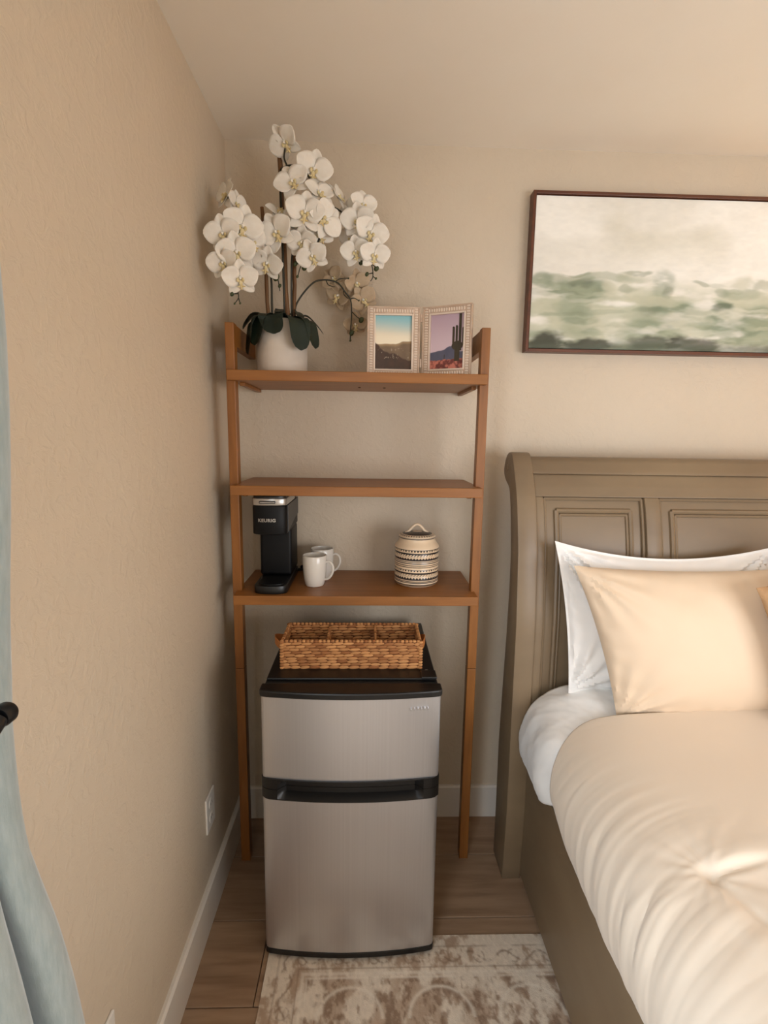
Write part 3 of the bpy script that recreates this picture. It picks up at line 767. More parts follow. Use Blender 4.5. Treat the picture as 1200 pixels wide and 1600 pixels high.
FL = [ # zx, zy, Y, yaw, pitch, roll, scale
 (550,158,-.215, -30, -35, 25, 1.0),
 (712,325,-.225, 8, -5, -12, 1.08), (592,400,-.245, -14, 8, 28, 1.05), (662,575,-.265, 0, -6, -8, 1.12),
 (778,615,-.245, 30, -8, -55, 1.05), (745,465,-.235, 22, 25, 10, 0.95), (500,690,-.255, -22, -12, 25, 1.10),
 (510,585,-.225, 20, 40, 150, 0.85), (648,745,-.245, -25, -25, -10, 0.95), (708,825,-.240, -12, -28, 22, 0.95),
 (442,868,-.250, -20, -28, -18, 0.98), (292,655,-.300, 12, -14, -6, 1.12), (185,700,-.325, -18, -8, 12, 1.0),
 (262,808,-.325, -4, -14, 10, 1.08), (188,868,-.330, -28, -14, 6, 0.92), (282,955,-.330, 2, -24, 8, 0.98),
 (208,470,-.270, -62, 10, -10, 0.92), (345,745,-.275, 30, -8, 30, 0.95), (255,520,-.265, 50, 5, 0, 0.75),
 (972,622,-.205, -8, -8, 6, 1.02), (1047,692,-.205, 10, -12, -18, 1.05), (962,802,-.205, -10, -14, 10, 0.92),
 (1068,818,-.215, 12, -22, -6, 0.92), (1000,530,-.185, 20, 5, 0, 0.85), (925,560,-.18, -50, 0, 30, 0.7), (850,480,-.185, 62, 30, 40, 0.82),
 (940,720,-.185, -40, -10, 0, 0.85), (400,760,-.235, 25, -20, -20, 0.85), (575,640,-.225, 10, 10, 60, 0.9), (745,690,-.225, 15, -35, 30, 0.95),
]
for q in FL: flower(*q)
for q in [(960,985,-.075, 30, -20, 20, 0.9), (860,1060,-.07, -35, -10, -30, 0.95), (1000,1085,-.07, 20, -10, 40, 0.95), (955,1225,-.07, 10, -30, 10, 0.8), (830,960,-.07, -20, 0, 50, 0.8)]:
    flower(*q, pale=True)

# --- leaves: strap surfaces following a curved midrib
def leaf(pts, wid, name='leaf', twist=0.0, fold=0.25):
    P = smooth_pts(pts, 4); n = len(P); nv = 7; G = np.zeros((n, nv, 3))
    for i, p in enumerate(P):
        t = i/(n-1); tan = (P[min(i+1,n-1)]-P[max(i-1,0)]).normalized()
        out = Vector((p.x-PX, p.y-PY, 0)); 
        out = out.normalized() if out.length > 1e-4 else Vector((0,-1,0))
        side = tan.cross(Vector((0,0,1)))
        if side.length < 0.35: side = out.cross(Vector((0,0,1)))
        sd0 = Vector((-out.y, out.x, 0))
        side = side.normalized()
        if side.dot(sd0) < 0: side = -side
        side = (sd0*0.6+side*0.4).normalized()
        nr = side.cross(tan).normalized()
        w_ = wid*(0.35+0.65*math.sin(math.pi*min(1, 0.12+0.72*t)))*(1 if t < 0.8 else math.sqrt(max(0.02, 1-((t-0.8)/0.2)**2)))*0.5
        for j in range(nv):
            s = 2*j/(nv-1)-1
            G[i, j] = p+side*(s*w_)-nr*(fold*abs(s)*w_*0.6)
    mb = MB().grid(G, n, nv); th = 0.0016
    n0 = len(mb.v); mb.v += [(x, y_, z-th) for x, y_, z in mb.v]; mb.f += [tuple(i+n0 for i in reversed(f)) for f in list(mb.f)]
    border = [i*nv for i in range(n)]+[(n-1)*nv+j for j in range(1, nv)]+[i*nv+nv-1 for i in range(n-2, -1, -1)]+[j for j in range(nv-2, 0, -1)]
    for k in range(len(border)):
        a = border[k]; b = border[(k+1) % len(border)]; mb.f.append((a, a+n0, b+n0, b))
    mb.build(name, M['leaf'], orc, smooth=True)
cpt = Vector((PX, PY-0.01, S1+PH-0.012))
def lf(mid, tip, ym, yt, wid, base=(0,0)):
    b = cpt+Vector((base[0], base[1], 0)); m_ = zp(*mid, ym); t_ = zp(*tip, yt)
    leaf([b, b.lerp(m_, 0.5)+Vector((0,0,0.014)), m_, m_.lerp(t_, 0.55)+Vector((0,0,0.004)), t_], wid)
lf((462,1172), (480,1278), -0.252, -0.266, 0.074)
lf((402,1182), (368,1345), -0.232, -0.250, 0.066, (-0.02,0))
lf((365,1172), (298,1252), -0.17, -0.175, 0.046, (-0.03,0.02))
lf((358,1215), (330,1400), -0.205, -0.215, 0.082, (-0.03,0.0))
lf((622,1200), (638,1375), -0.252, -0.268, 0.070, (0.02,0))
lf((680,1215), (722,1365), -0.215, -0.225, 0.066, (0.03,0.0))
lf((675,1180), (770,1282), -0.15, -0.155, 0.020, (0.03,0.02))
lf((525,1135), (500,1195), -0.13, -0.22, 0.040, (-0.01,0.03))
lf((610,1150), (640,1195), -0.15, -0.20, 0.042, (0.0,0.03))

# ------------------------------------------------------------------ framed painting
PXL, PXR, PZB, PZT = 1.011, 2.54, 1.7875, 2.298
pa = thing('framed_painting', ((PXL+PXR)/2, 0, PZB), 'wide abstract green and cream landscape painting in thin walnut frame above the bed', 'painting')
ft = 0.010
for nm, lo, hi in (('frame_side',(PXL,-0.042,PZB),(PXL+ft,-0.002,PZT)),('frame_side',(PXR-ft,-0.042,PZB),(PXR,-0.002,PZT)),
                   ('frame_rail',(PXL+ft,-0.042,PZT-ft),(PXR-ft,-0.002,PZT)),('frame_rail',(PXL+ft,-0.042,PZB),(PXR-ft,-0.002,PZB+ft))):
    MB().box(lo, hi).build(nm, M['walnut'], pa, bevel=0.0012)
MB().box((PXL+ft,-0.010,PZB+ft),(PXR-ft,-0.004,PZT-ft)).build('back_panel', M['gap'], pa)
def paint(u, v):   # u 0..1 over the full width, v up
    x = u*1.52/0.51; y = 1-v      # x in units of height, y down
    wx = x+0.10*(fbm(x*3, y*4, 4, 31)-0.5)*2; wy = y+0.05*(fbm(x*4+9, y*5, 4, 37)-0.5)*2
    brush = fbm(x*5, y*16, 4, 41); soft = fbm(x*1.6, y*2.4, 4, 43); fine = fbm(x*22, y*50, 3, 47)
    c = lerp(A((230,225,213)), A((242,238,228)), sst(0.35, 0.65, soft))
    c = lerp(c, A((196,190,166)), sst(0.55, 0.8, fbm(x*1.8+3, y*3, 4, 53))*sst(0.55, 0.1, y)*0.55)
    def blob(cx, cy, rx, ry, s=1.0):
        return s*sst(0.25, 0.80, np.exp(-(((wx-cx)/rx)**2+((wy-cy)/ry)**2)**1.2)+0.42*(brush-0.5)+0.25*(fine-0.5))
    def zb(x0, x1, y0, y1, s=1.0):    # from photo crop pixels
        cx = ((x0+x1)/2-88)/735; cy = ((y0+y1)/2-100)/735
        return blob(cx, cy, (x1-x0)/2/735*1.05, (y1-y0)/2/735*1.1, s)
    mist = A((178,180,150)); green = A((124,137,112)); dk = A((86,95,77)); vdk = A((62,61,50))
    hz = sst(0.50, 0.66, wy+0.06*(soft-0.5))
    c = lerp(c, mist, hz*0.75*sst(0.25, 0.6, brush))
    c = lerp(c, green, sst(0.60, 0.85, wy)*0.55*sst(0.40, 0.65, fbm(x*2.2, y*5, 4, 59)))
    g1 = zb(190,480,495,615)+zb(90,210,480,545,0.8)+zb(640,780,455,590,0.55)+zb(520,660,455,480,0.7)+zb(680,960,590,680)+zb(950,1085,570,700,1.1)+zb(1080,1400,600,760,0.9)+zb(1000,1250,500,560,0.5)+zb(240,440,650,760,0.7)+zb(560,760,690,790,0.6)+zb(940,1200,690,800,0.7)+zb(1300,1700,520,640,0.8)+zb(1600,2200,600,760,0.8)
    c = lerp(c, green, np.clip(g1, 0, 1)*0.85*sst(0.22, 0.55, brush))
    g2 = zb(270,390,495,545,0.9)+zb(640,740,600,680,0.4)+zb(970,1080,580,640,0.9)+zb(700,770,520,590,0.5)
    c = lerp(c, dk, np.clip(g2, 0, 1)*0.6)
    lt = zb(100,330,540,640,0.8)+zb(430,620,500,600,0.9)+zb(480,600,620,740,0.7)+zb(800,960,690,760,0.6)+zb(1100,1200,550,590,0.6)
    c = lerp(c, A((206,203,182)), np.clip(lt, 0, 1)*0.5*sst(0.35, 0.6, fbm(x*6, y*9, 3, 61)))
    rg = np.random.RandomState(5); pal = [A((196,194,170)), A((150,158,132)), A((122,134,108)), A((176,178,152)), A((208,206,188)), A((138,146,120))]
    for k in range(150):
        cx = rg.uniform(0, 3.0); cy = rg.uniform(0.50, 0.97); rx = rg.uniform(0.05, 0.22); ry = rg.uniform(0.012, 0.045)
        e_ = np.exp(-((((wx-cx)/rx)**2+((wy-cy+0.1*(wx-cx)*rg.uniform(-1,1))/ry)**2))**1.3)
        c = lerp(c, pal[rg.randint(len(pal))], sst(0.15, 0.75, e_+0.5*(brush-0.5)+0.35*(fine-0.5))*sst(0.02, 0.2, e_)*rg.uniform(0.25, 0.6))
    d = zb(80,280,745,850)+zb(230,545,775,850)+zb(560,820,775,850,0.8)+zb(760,1050,765,850,0.9)+zb(1050,2300,800,860,0.7)
    c = lerp(c, vdk, np.clip(d, 0, 1)*0.9)
    c = lerp(c, dk, sst(0.93, 1.0, wy)*0.6)
    c = c*(0.95+0.10*fine[..., None])
    return c
plate_grid('canvas', (PXL+ft+0.003, -0.034, PZB+ft+0.003), (PXR-PXL-2*ft-0.006, 0, 0), (0, 0, PZT-PZB-2*ft-0.006), 420, 190, paint, M['canvas'], pa)

# ------------------------------------------------------------------ bed frame
BXL, BXR = 0.950, 2.600
YFZ = [(0,-.303),(.264,-.316),(.567,-.311),(.687,-.309),(.919,-.306),(1.14,-.285),(1.204,-.27),(1.283,-.248),(1.341,-.223),(1.39,-.196),(1.44,-.161)]
YBZ = [(0,-.182),(.155,-.183),(.433,-.176),(.649,-.189),(.836,-.202),(1.0,-.208),(1.121,-.204),(1.252,-.177),(1.313,-.155)]
def yfr(z): return float(np.interp(z, [a for a, b in YFZ], [b for a, b in YFZ]))
def ybk(z): return float(np.interp(z, [a for a, b in YBZ], [b for a, b in YBZ]))
bed = thing('sleigh_bed', ((BXL+BXR)/2, -0.30, 0), 'olive-grey wooden sleigh bed frame with panelled headboard', 'bed')
scroll = [(-.161,1.440),(-.150,1.4455),(-.135,1.4475),(-.118,1.4455),(-.100,1.437),(-.084,1.422),(-.074,1.402),(-.070,1.388),(-.073,1.372),(-.084,1.358),(-.105,1.346),(-.130,1.336),(-.147,1.325)]
zf = np.linspace(0, 1.44, 40); zb_ = np.linspace(1.313, 0, 34)
loop = [(yfr(z), z) for z in zf]+scroll[1:]+[(ybk(z), z) for z in zb_]
for x in (BXL, BXR-0.062):
    p_ = MB().prism(loop, 'x', x, x+0.062).build('headboard_post', M['bed'], bed, smooth=True, bevel=0.004, angle=50)
    xx = x-0.002 if x == BXL else x+0.062
    MB().lathe([(0,0),(0.009,0),(0.011,0.002),(0.011,0.004)] if x == BXL else [(0.011,0),(0.009,0.002),(0,0.002)], (xx, -0.118, 1.395), 18, axis='x').build('bolt_cap', M['bed'], p_, smooth=True)
HX0, HX1 = BXL+0.062, BXR-0.062
def slab(name, x0, x1, z0, z1, off, thick, bev=0.002, n=14, parent=None):
    zs_ = np.linspace(z0, z1, n)
    lp_ = [(yfr(z)+off, z) for z in zs_]+[(yfr(z)+off+thick, z) for z in zs_[::-1]]
    return MB().prism(lp_, 'x', x0, x1).build(name, M['bed'], parent or bed, smooth=True, bevel=bev, angle=50)
# top rail rolls over backwards
tr = [(yfr(z)+0.006, z) for z in np.linspace(1.381, 1.425, 6)]+[(-.150,1.432),(-.130,1.434),(-.112,1.428),(-.098,1.412),(-.094,1.392),(-.104,1.376),(-.125,1.366),(-.150,1.366)]
MB().prism(tr, 'x', HX0, HX1).build('top_rail', M['bed'], bed, smooth=True, bevel=0.002, angle=50)
slab('upper_rail', HX0, HX1, 1.309, 1.378, 0.014, 0.030)
slab('lower_rail', HX0, HX1, 0.40, 0.52, 0.014, 0.030)
xs_ = [(HX0, 1.041), (1.371, 1.419), (2.131, 2.179), (2.509, HX1)]
for k, (a, b) in enumerate(xs_): slab('mullion' if 0 < k < 3 else 'stile', a, b, 0.5205, 1.3085, 0.016, 0.028, n=24)
def rod(pts, r, parent, name):
    for k in range(len(pts)-1):
        a = pts[k]; b = pts[k+1]
        n = 2 if abs(a[1]-b[1]) < 1e-6 else 20
        P = [(a[0]+(b[0]-a[0])*i/(n-1), yfr(a[1]+(b[1]-a[1])*i/(n-1))+parent[1], a[1]+(b[1]-a[1])*i/(n-1)) for i in range(n)]
        MB().tube(P, r, 8).build(name, M['bed'], parent[0], smooth=True)
for (a, b) in ((1.041, 1.371), (1.419, 2.131), (2.179, 2.509)):
    pn = slab('panel', a+0.0005, b-0.0005, 0.521, 1.308, 0.034, 0.012, 0, n=24)
    rod([(a+0.005, 0.53), (a+0.005, 1.302), (b-0.005, 1.302), (b-0.005, 0.53)], 0.0060, (pn, 0.030), 'edge_moulding')
    m1 = 0.044
    rod([(a+m1, 0.57), (a+m1, 1.264), (b-m1, 1.264), (b-m1, 0.57)], 0.0085, (pn, 0.033), 'bead_moulding')
    rod([(a+m1+0.012, 0.582), (a+m1+0.012, 1.251), (b-m1-0.012, 1.251), (b-m1-0.012, 0.582)], 0.0050, (pn, 0.033), 'bead_moulding')
for x in (1.010, 2.515):
    MB().box((x, -2.36, 0.022), (x+0.030, -0.262, 0.455)).build('side_rail', M['bed'], bed, bevel=0.003)
MB().box((1.040, -2.36, 0.03), (2.515, -2.33, 0.47)).build('foot_rail', M['bed'], bed, bevel=0.003)
for x in (1.045, 2.445):
    for y_ in (-0.34, -1.3, -2.28): MB().box((x, y_-0.03, 0.007), (x+0.05, y_+0.03, 0.24)).build('support_leg', M['bed'], bed)
MB().box((1.041, -2.329, 0.24), (2.514, -0.32, 0.258)).build('slat_deck', M['shelfwood'], bed)
mt = MB().box((1.050, -2.300, 0.259), (2.500, -0.300, 0.645)).build('mattress', M['mattress'], None, bevel=0.03, bseg=4, smooth=True)
tag(mt, 'thick mattress under the white sheet in the bed frame', 'mattress')

# ------------------------------------------------------------------ sheet and duvet
def arc_profile(pts, n):
    P = np.array([tuple(p) for p in smooth_pts([(x, 0, z) for x, z in pts], 8)])[:, [0, 2]]
    s = np.concatenate([[0], np.cumsum(np.hypot(*np.diff(P, axis=0).T))])
    return P, s
def drape(name, prof, head, foot, nt, ns, disp, matl, s_split=0.42, hemfn=None, headfn=None, lift=None):
    P, s = arc_profile(prof, 0); S_ = s[-1]
    ss = np.concatenate([np.linspace(0, s_split, ns), np.linspace(s_split, S_, int(ns*1.1))[1:]])
    X = np.interp(ss, s, P[:, 0]); Z = np.interp(ss, s, P[:, 1])
    dX = np.gradient(X, ss); dZ = np.gradient(Z, ss); nl = np.hypot(dX, dZ)
    NX, NZ = -dZ/nl, dX/nl
    t = np.linspace(0, 1, nt)
    Tt, Ss = np.meshgrid(t, ss, indexing='ij')
    hd = headfn(ss) if headfn else np.full_like(ss, head)
    Y = hd[None, :]+(foot-hd[None, :])*Tt
    D = disp(Ss, Y, X[None, :]+0*Y, Z[None, :]+0*Y)
    hz = hemfn(Y)*np.exp(-(Ss/0.10)**2) if hemfn else 0
    G = np.stack([X[None, :]+NX[None, :]*D, Y, Z[None, :]+NZ[None, :]*D+hz], -1)
    if lift: G[..., 2] += lift(Y)*sst(0.10, 0.36, Ss)*sst(0.0, 0.2, S_-Ss)
    return MB().grid(G, nt, len(ss)).build(name, matl, None, smooth=True), G
def sheet_disp(S, Y, X, Z):
    side = sst(0.30, 0.05, S)
    w = 0.004*np.sin(2*np.pi*(Y/0.16)+6*S+4*fbm(Y*6, S*3, 2, 5))*side-0.012*sst(-0.42, -0.31, Y)*side
    w += 0.007*(fbm(S*16+Y*9, Y*13, 4, 77)-0.5)*2
    return w-0.022*sst(-0.50, -0.60, Y)-0.02*sst(-0.585, -0.66, Y)*sst(0.5, 0.3, S)
sprof = [(0.990,0.500),(0.972,0.535),(0.968,0.575),(0.982,0.620),(1.020,0.660),(1.080,0.677),(1.20,0.684),(1.5,0.686),(1.775,0.687),(2.35,0.683),(2.47,0.677),(2.53,0.66),(2.568,0.62),(2.582,0.575),(2.578,0.535),(2.560,0.50)]
so, _ = drape('bed_sheet', sprof, -0.315, -0.70, 60, 70, sheet_disp, M['sheet'], 0.40, hemfn=lambda Y: -0.025-0.03*sst(-0.62, -0.40, Y)+0.004*np.sin(Y*40), lift=lambda Y: 0.042*sst(-0.54, -0.36, Y))
tag(so, 'white fitted sheet hanging over the bed side by the headboard', 'sheet')
# duvet
TU = (1.115, -1.015)       # tuft
def duvet_disp(S, Y, X, Z):
    # long drape folds on the side, fading out on the top
    env = sst(0.46+0.10*sst(-0.75, -0.95, Y), 0.12, S)*(0.45+0.55*sst(0.0, 0.12, S))*(1-0.80*sst(-1.00, -1.22, Y))
    ph = Y-0.30*S*S+0.012*np.sin(S*9+Y*5)
    f1 = fbm(ph*22, S*1.5, 3, 101)-0.5
    f2 = np.sin(2*np.pi*(ph/0.062)+5*fbm(Y*5, S*2, 2, 103))
    amp = 0.12+1.15*sst(0.35, 0.68, fbm(Y*6+S*3, S*3+2, 3, 107))
    near = 0.20+0.80*sst(-0.62, -0.90, Y)
    f3 = np.abs(np.sin(np.pi*(ph/0.052)+5*fbm(Y*6+3, S*3, 2, 113)))**0.7-0.6
    f4 = np.abs(np.sin(np.pi*(ph/0.023)+5*fbm(Y*9+3, S*4, 2, 117)))-0.6
    d = env*near*(0.014*f1+0.0014*f2*amp+0.0060*f3*amp+0.0014*f4*amp)
    # puff
    d = d+0.012*(fbm(X*3, Y*3, 2, 111)-0.5)*sst(0.3, 0.5, S)
    # tuft with radiating pleats
    dx = (X-TU[0])*1.2; dy = Y-TU[1]; r = np.hypot(dx, dy); th = np.arctan2(dy, dx)
    d = d-0.016*np.exp(-(r/0.016)**2)-0.004*np.exp(-(r/0.06)**2)
    d = d+0.0012*np.sin(th*13+1.0+5*fbm(X*10, Y*10, 2, 5))*np.exp(-(r/0.10))*sst(0.01, 0.05, r)
    # sewn crease to the right of the tuft and one towards the foot
    cr = np.exp(-((Y-(TU[1]+0.06*(X-TU[0])))/0.009)**2)*sst(TU[0]-0.005, TU[0]+0.02, X)*sst(TU[0]+0.16, TU[0]+0.05, X)
    d = d-0.009*cr
    sd = np.tanh((Y-TU[1])/0.02)*np.exp(-((Y-TU[1])/0.09)**2)*sst(TU[0], TU[0]+0.03, X)*sst(TU[0]+0.22, TU[0]+0.08, X)
    d = d+0.007*sd
    c2 = np.exp(-((X-(TU[0]+0.30*(TU[1]-Y)))/0.010)**2)*sst(TU[1]+0.01, TU[1]-0.03, Y)*sst(TU[1]-0.45, TU[1]-0.1, Y)
    d = d-0.006*c2+0.0025*np.sin((X+0.25*Y)*70+2*fbm(X*7, Y*7, 2, 9))*sst(TU[1], TU[1]-0.08, Y)*sst(1.05, 1.12, X)*sst(1.5, 1.3, X)*0.6
    return d
dprof = [(1.000,0.452),(0.984,0.475),(0.972,0.515),(0.972,0.565),(0.988,0.615),(1.025,0.662),(1.085,0.697),(1.17,0.718),(1.30,0.730),(1.5,0.738),(1.775,0.742),(2.25,0.730),(2.38,0.718),(2.465,0.697),(2.525,0.662),(2.562,0.615),(2.578,0.565),(2.578,0.515),(2.566,0.475),(2.550,0.452)]
def dhead(s):
    # head edge: further down the bed on the hanging side
    return -0.505-0.115*sst(0.36, 0.05, s)
do, G = drape('duvet', dprof, -0.50, -2.33, 520, 130, duvet_disp, M['duvet'], 0.60, hemfn=lambda Y: 0.010*np.sin(Y*9)-0.018*sst(-0.7, -1.1, Y)+0.045*sst(-0.72, -0.60, Y), headfn=dhead)
tag(do, 'champagne sateen duvet covering the bed', 'duvet')
# thickness: turn the head edge down
me = do.data; bm = bmesh.new(); bm.from_mesh(me)
sol = do.modifiers.new('thickness', 'SOLIDIFY'); sol.thickness = 0.012; sol.offset = -1
bm.free()
sol2 = so.modifiers.new('thickness', 'SOLIDIFY'); sol2.thickness = 0.003; sol2.offset = -1

# ------------------------------------------------------------------ pillows
def pillow(name, TL, TRr, BL, BR, thick, matl, label, flange=0.0, sag=0.0, seed=1, wr=0.008):
    TL, TRr, BL, BR = map(np.array, (TL, TRr, BL, BR)); nu, nv = 84, 60
    u, v = np.meshgrid(np.linspace(0,1,nu), np.linspace(0,1,nv), indexing='ij')
    e1 = 0.045
    # edges pull in between corners
    uu = u+0.0*v; pin = 4*(v*(1-v)); pinu = 4*(u*(1-u))
    uc = 0.5+(u-0.5)*(1-e1*pin*np.abs(2*u-1)**3); vc = 0.5+(v-0.5)*(1-e1*1.2*pinu*np.abs(2*v-1)**3)
    P = (BL[None,None]*((1-uc)*(1-vc))[..., None]+BR*(uc*(1-vc))[..., None]+TL*((1-uc)*vc)[..., None]+TRr*(uc*vc)[..., None])
    X = (BR-BL)/np.linalg.norm(BR-BL); Yv = (TL-BL)/np.linalg.norm(TL-BL); Nn = np.cross(X, Yv); Nn /= np.linalg.norm(Nn)
    if Nn[1] > 0: Nn = -Nn
    P = P-sag*(np.array([0,0,1]))*(pinu*sst(0.5, 1.0, v))[..., None]
    fl = flange
    su = np.clip((np.minimum(u, 1-u)-fl*0.6)/(0.5-fl*0.6), 0, 1); sv = np.clip((np.minimum(v, 1-v)-fl)/(0.5-fl), 0, 1)
    h = (1-(1-su)**2.6)**0.62*(1-(1-sv)**2.6)**0.62
    corner = np.exp(-(np.minimum(u,1-u)/0.25))*0.5+np.exp(-(np.minimum(v,1-v)/0.25))*0.5
    # wrinkles fan from the corners
    wk = 0
    for (cu, cv_, s0) in ((0,1,1),(1,1,2),(0,0,3),(1,0,4)):
        du = (u-cu)*1.5; dv = v-cv_; r = np.hypot(du, dv); th = np.arctan2(dv, du)
        wk = wk+np.sin(th*17+s0*2+2.5*fbm(u*4, v*4, 2, seed+s0))*np.exp(-((r-0.22)/0.20)**2)*(0.5+fbm(th*2.5, r*2, 2, seed+9+s0))
    edge = np.sin(u*62+3*fbm(u*6, v*3, 2, seed+2))*np.exp(-np.minimum(v,1-v)/0.06)
    edge2 = np.sin(v*46+3*fbm(v*6, u*3, 2, seed+4))*np.exp(-np.minimum(u,1-u)/0.06)
    W = wr*(0.45*wk+0.35*edge+0.35*edge2)+0.014*(fbm(u*4, v*3, 3, seed)-0.5)
    mask = np.clip(np.minimum(np.minimum(u,1-u)*1.4, np.minimum(v,1-v))*18, 0, 1)
    F = P+Nn*(h*thick*0.5+W*mask)[..., None]; Bk = P-Nn*(h*thick*0.5)[..., None]
    mb = MB().grid(F, nu, nv)
    n0 = len(mb.v); mb.v += [tuple(map(float, p)) for p in Bk.reshape(-1,3)-Nn*0.0015]
    mb.f += [tuple(i+n0 for i in reversed(f)) for f in list(mb.f)]
    border = [i*nv for i in range(nu)]+[(nu-1)*nv+j for j in range(1, nv)]+[i*nv+nv-1 for i in range(nu-2, -1, -1)]+[j for j in range(nv-2, 0, -1)]
    for k in range(len(border)):
        a = border[k]; b = border[(k+1) % len(border)]; mb.f.append((a, a+n0, b+n0, b))
    o = mb.build(name, matl, None, smooth=True)
    return tag(o, label, 'pillow')
pillow('bed_pillow', (1.047,-.330,1.187), (1.735,-.330,1.175), (1.108,-.365,.712), (1.70,-.365,.712), 0.12, M['white'], 'white pillow leaning on the headboard behind the beige pillow', sag=0.035, seed=3, wr=0.020, flange=0.02)
pillow('bed_pillow', (1.078,-.408,1.130), (1.775,-.420,1.135), (1.205,-.480,.700), (1.85,-.485,.700), 0.17, M['beige'], 'cream beige pillow in front of the white pillow', sag=0.004, seed=8, wr=0.012)
pillow('throw_pillow', (1.505,-.560,1.112), (1.900,-.545,1.215), (1.630,-.640,.735), (2.02,-.63,.82), 0.14, M['tan'], 'tan linen throw pillow whose corner shows at the right edge', seed=14, wr=0.005)

# ------------------------------------------------------------------ rug
RX0, RX1, RY0, RY1 = 0.206, 1.85, -0.503, -2.35
gx = np.concatenate([np.linspace(RX0, 1.06, 260), np.linspace(1.06, RX1, 50)[1:]])
gy = np.concatenate([np.linspace(RY0, -0.86, 140), np.linspace(-0.86, RY1, 120)[1:]])
GX, GY = np.meshgrid(gx, gy, indexing='ij')
a_ = GX-RX0; b_ = RY0-GY; ed = np.minimum(a_, b_)
wa = fbm(GX*62, GY*40, 4, 201, 0.65); wb = fbm(GX*17+5, GY*13, 4, 205); wc = fbm(GX*150, GY*110, 3, 209)
cr = A((220,206,188)); tp = A((178,154,132)); dk = A((140,116,97)); lt = A((228,217,201))
c = lerp(cr, tp, sst(0.44, 0.62, wa*0.55+wb*0.45))
fieldm = sst(0.115, 0.122, ed)
c = lerp(c, lerp(tp, dk, sst(0.42, 0.6, wa)), fieldm*sst(0.42, 0.60, wb)*0.85)
# guard stripes
for d0, wd, cc, st in ((0.034,0.0025,dk,0.5),(0.092,0.0022,dk,0.55),(0.106,0.005,lt,0.7),(0.118,0.003,lt,0.6)):
    c = lerp(c, cc, np.exp(-((ed-d0)/wd)**2)*st*sst(0.3, 0.5, wb+0.12))
# curly vine in the border
along = np.where(b_ < a_, a_, b_)
vine = ed-0.063-0.014*np.sin(along*62)
cv2 = np.exp(-(vine/0.0035)**2)+np.exp(-(((ed-0.063)/0.018)**2+(np.sin(along*31)/0.45)**2-1)**2/0.06)*0.8
c = lerp(c, dk, np.clip(cv2, 0, 1)*((ed > 0.036) & (ed < 0.090))*sst(0.36, 0.58, wa+0.05)*0.75)
# arches and floral sprays in the field
fx = (a_-0.12) % 0.24-0.12; fy = (b_-0.12) % 0.30
arch = np.exp(-((np.hypot(fx*1.0, (fy-0.10)*1.1)-0.085)/0.005)**2)*(fy < 0.10)
c = lerp(c, lt, arch*fieldm*0.7)
ang = np.arctan2(fy-0.16, fx); rr = np.hypot(fx, fy-0.16)
spray = (np.cos(ang*7+wb*3) > 0.25)*sst(0.085, 0.05, rr+0.03*(wa-0.5))
c = lerp(c, cr, spray*fieldm*0.65*sst(0.3, 0.5, wc)); 
stems = np.exp(-((np.sin(GX*70+3*wb)*0.02+0.012*np.sin(GY*60+GX*20))/0.006)**2)
c = lerp(c, dk, stems*fieldm*sst(0.5, 0.62, wa)*0.5)
c = c*(0.90+0.2*wc[..., None])
zr = 0.006+0.0010*(wc-0.5)
G_ = np.stack([GX, GY, zr], -1)
mb = MB().grid(G_, len(gx), len(gy)); mb.c = [tuple(x) for x in c.reshape(-1,3)]
ec = tuple(tp)
nb = len(mb.v)
def skirt(idx):
    global mb
    base = len(mb.v)
    for i in idx: x, y_, z = mb.v[i]; mb.v.append((x, y_, 0.0003)); mb.c.append(ec)
    for k in range(len(idx)-1): mb.f.append((idx[k], idx[k+1], base+k+1, base+k))
ny = len(gy); nx = len(gx)
skirt([i*ny for i in range(nx)]); skirt([j for j in range(ny)]); skirt([(nx-1)*ny+j for j in range(ny)]); skirt([i*ny+ny-1 for i in range(nx)])
tag(mb.build('area_rug', M['rug'], None, smooth=True), 'faded cream and taupe patterned rug beside the bed', 'rug')

# ------------------------------------------------------------------ outlets on the left wall
def outlet(y0_, label):
    t = thing('wall_outlet', (0, y0_-0.0375, 0.29), label, 'outlet', 'outlets on the left wall')
    pl = MB().box((0.0002, y0_-0.075, 0.291), (0.0062, y0_, 0.405)).build('cover_plate', M['plate'], t, bevel=0.002)
    for z in (0.325, 0.371):
        s = MB().lathe([(0.0165,0),(0.0165,0.0018),(0,0.0018)], (0.006, y0_-0.0375, z), 20, axis='x').build('socket', M['plate'], t, smooth=True)
        for dy in (-0.006, 0.006): MB().box((0.0078, y0_-0.0375+dy-0.001, z-0.002), (0.0081, y0_-0.0375+dy+0.001, z+0.006)).build('slot', M['slot'], s)
outlet(-0.362, 'white wall outlet low on the left wall near the fridge')
outlet(-0.992, 'white wall outlet on the left wall at the bottom edge near the curtain')

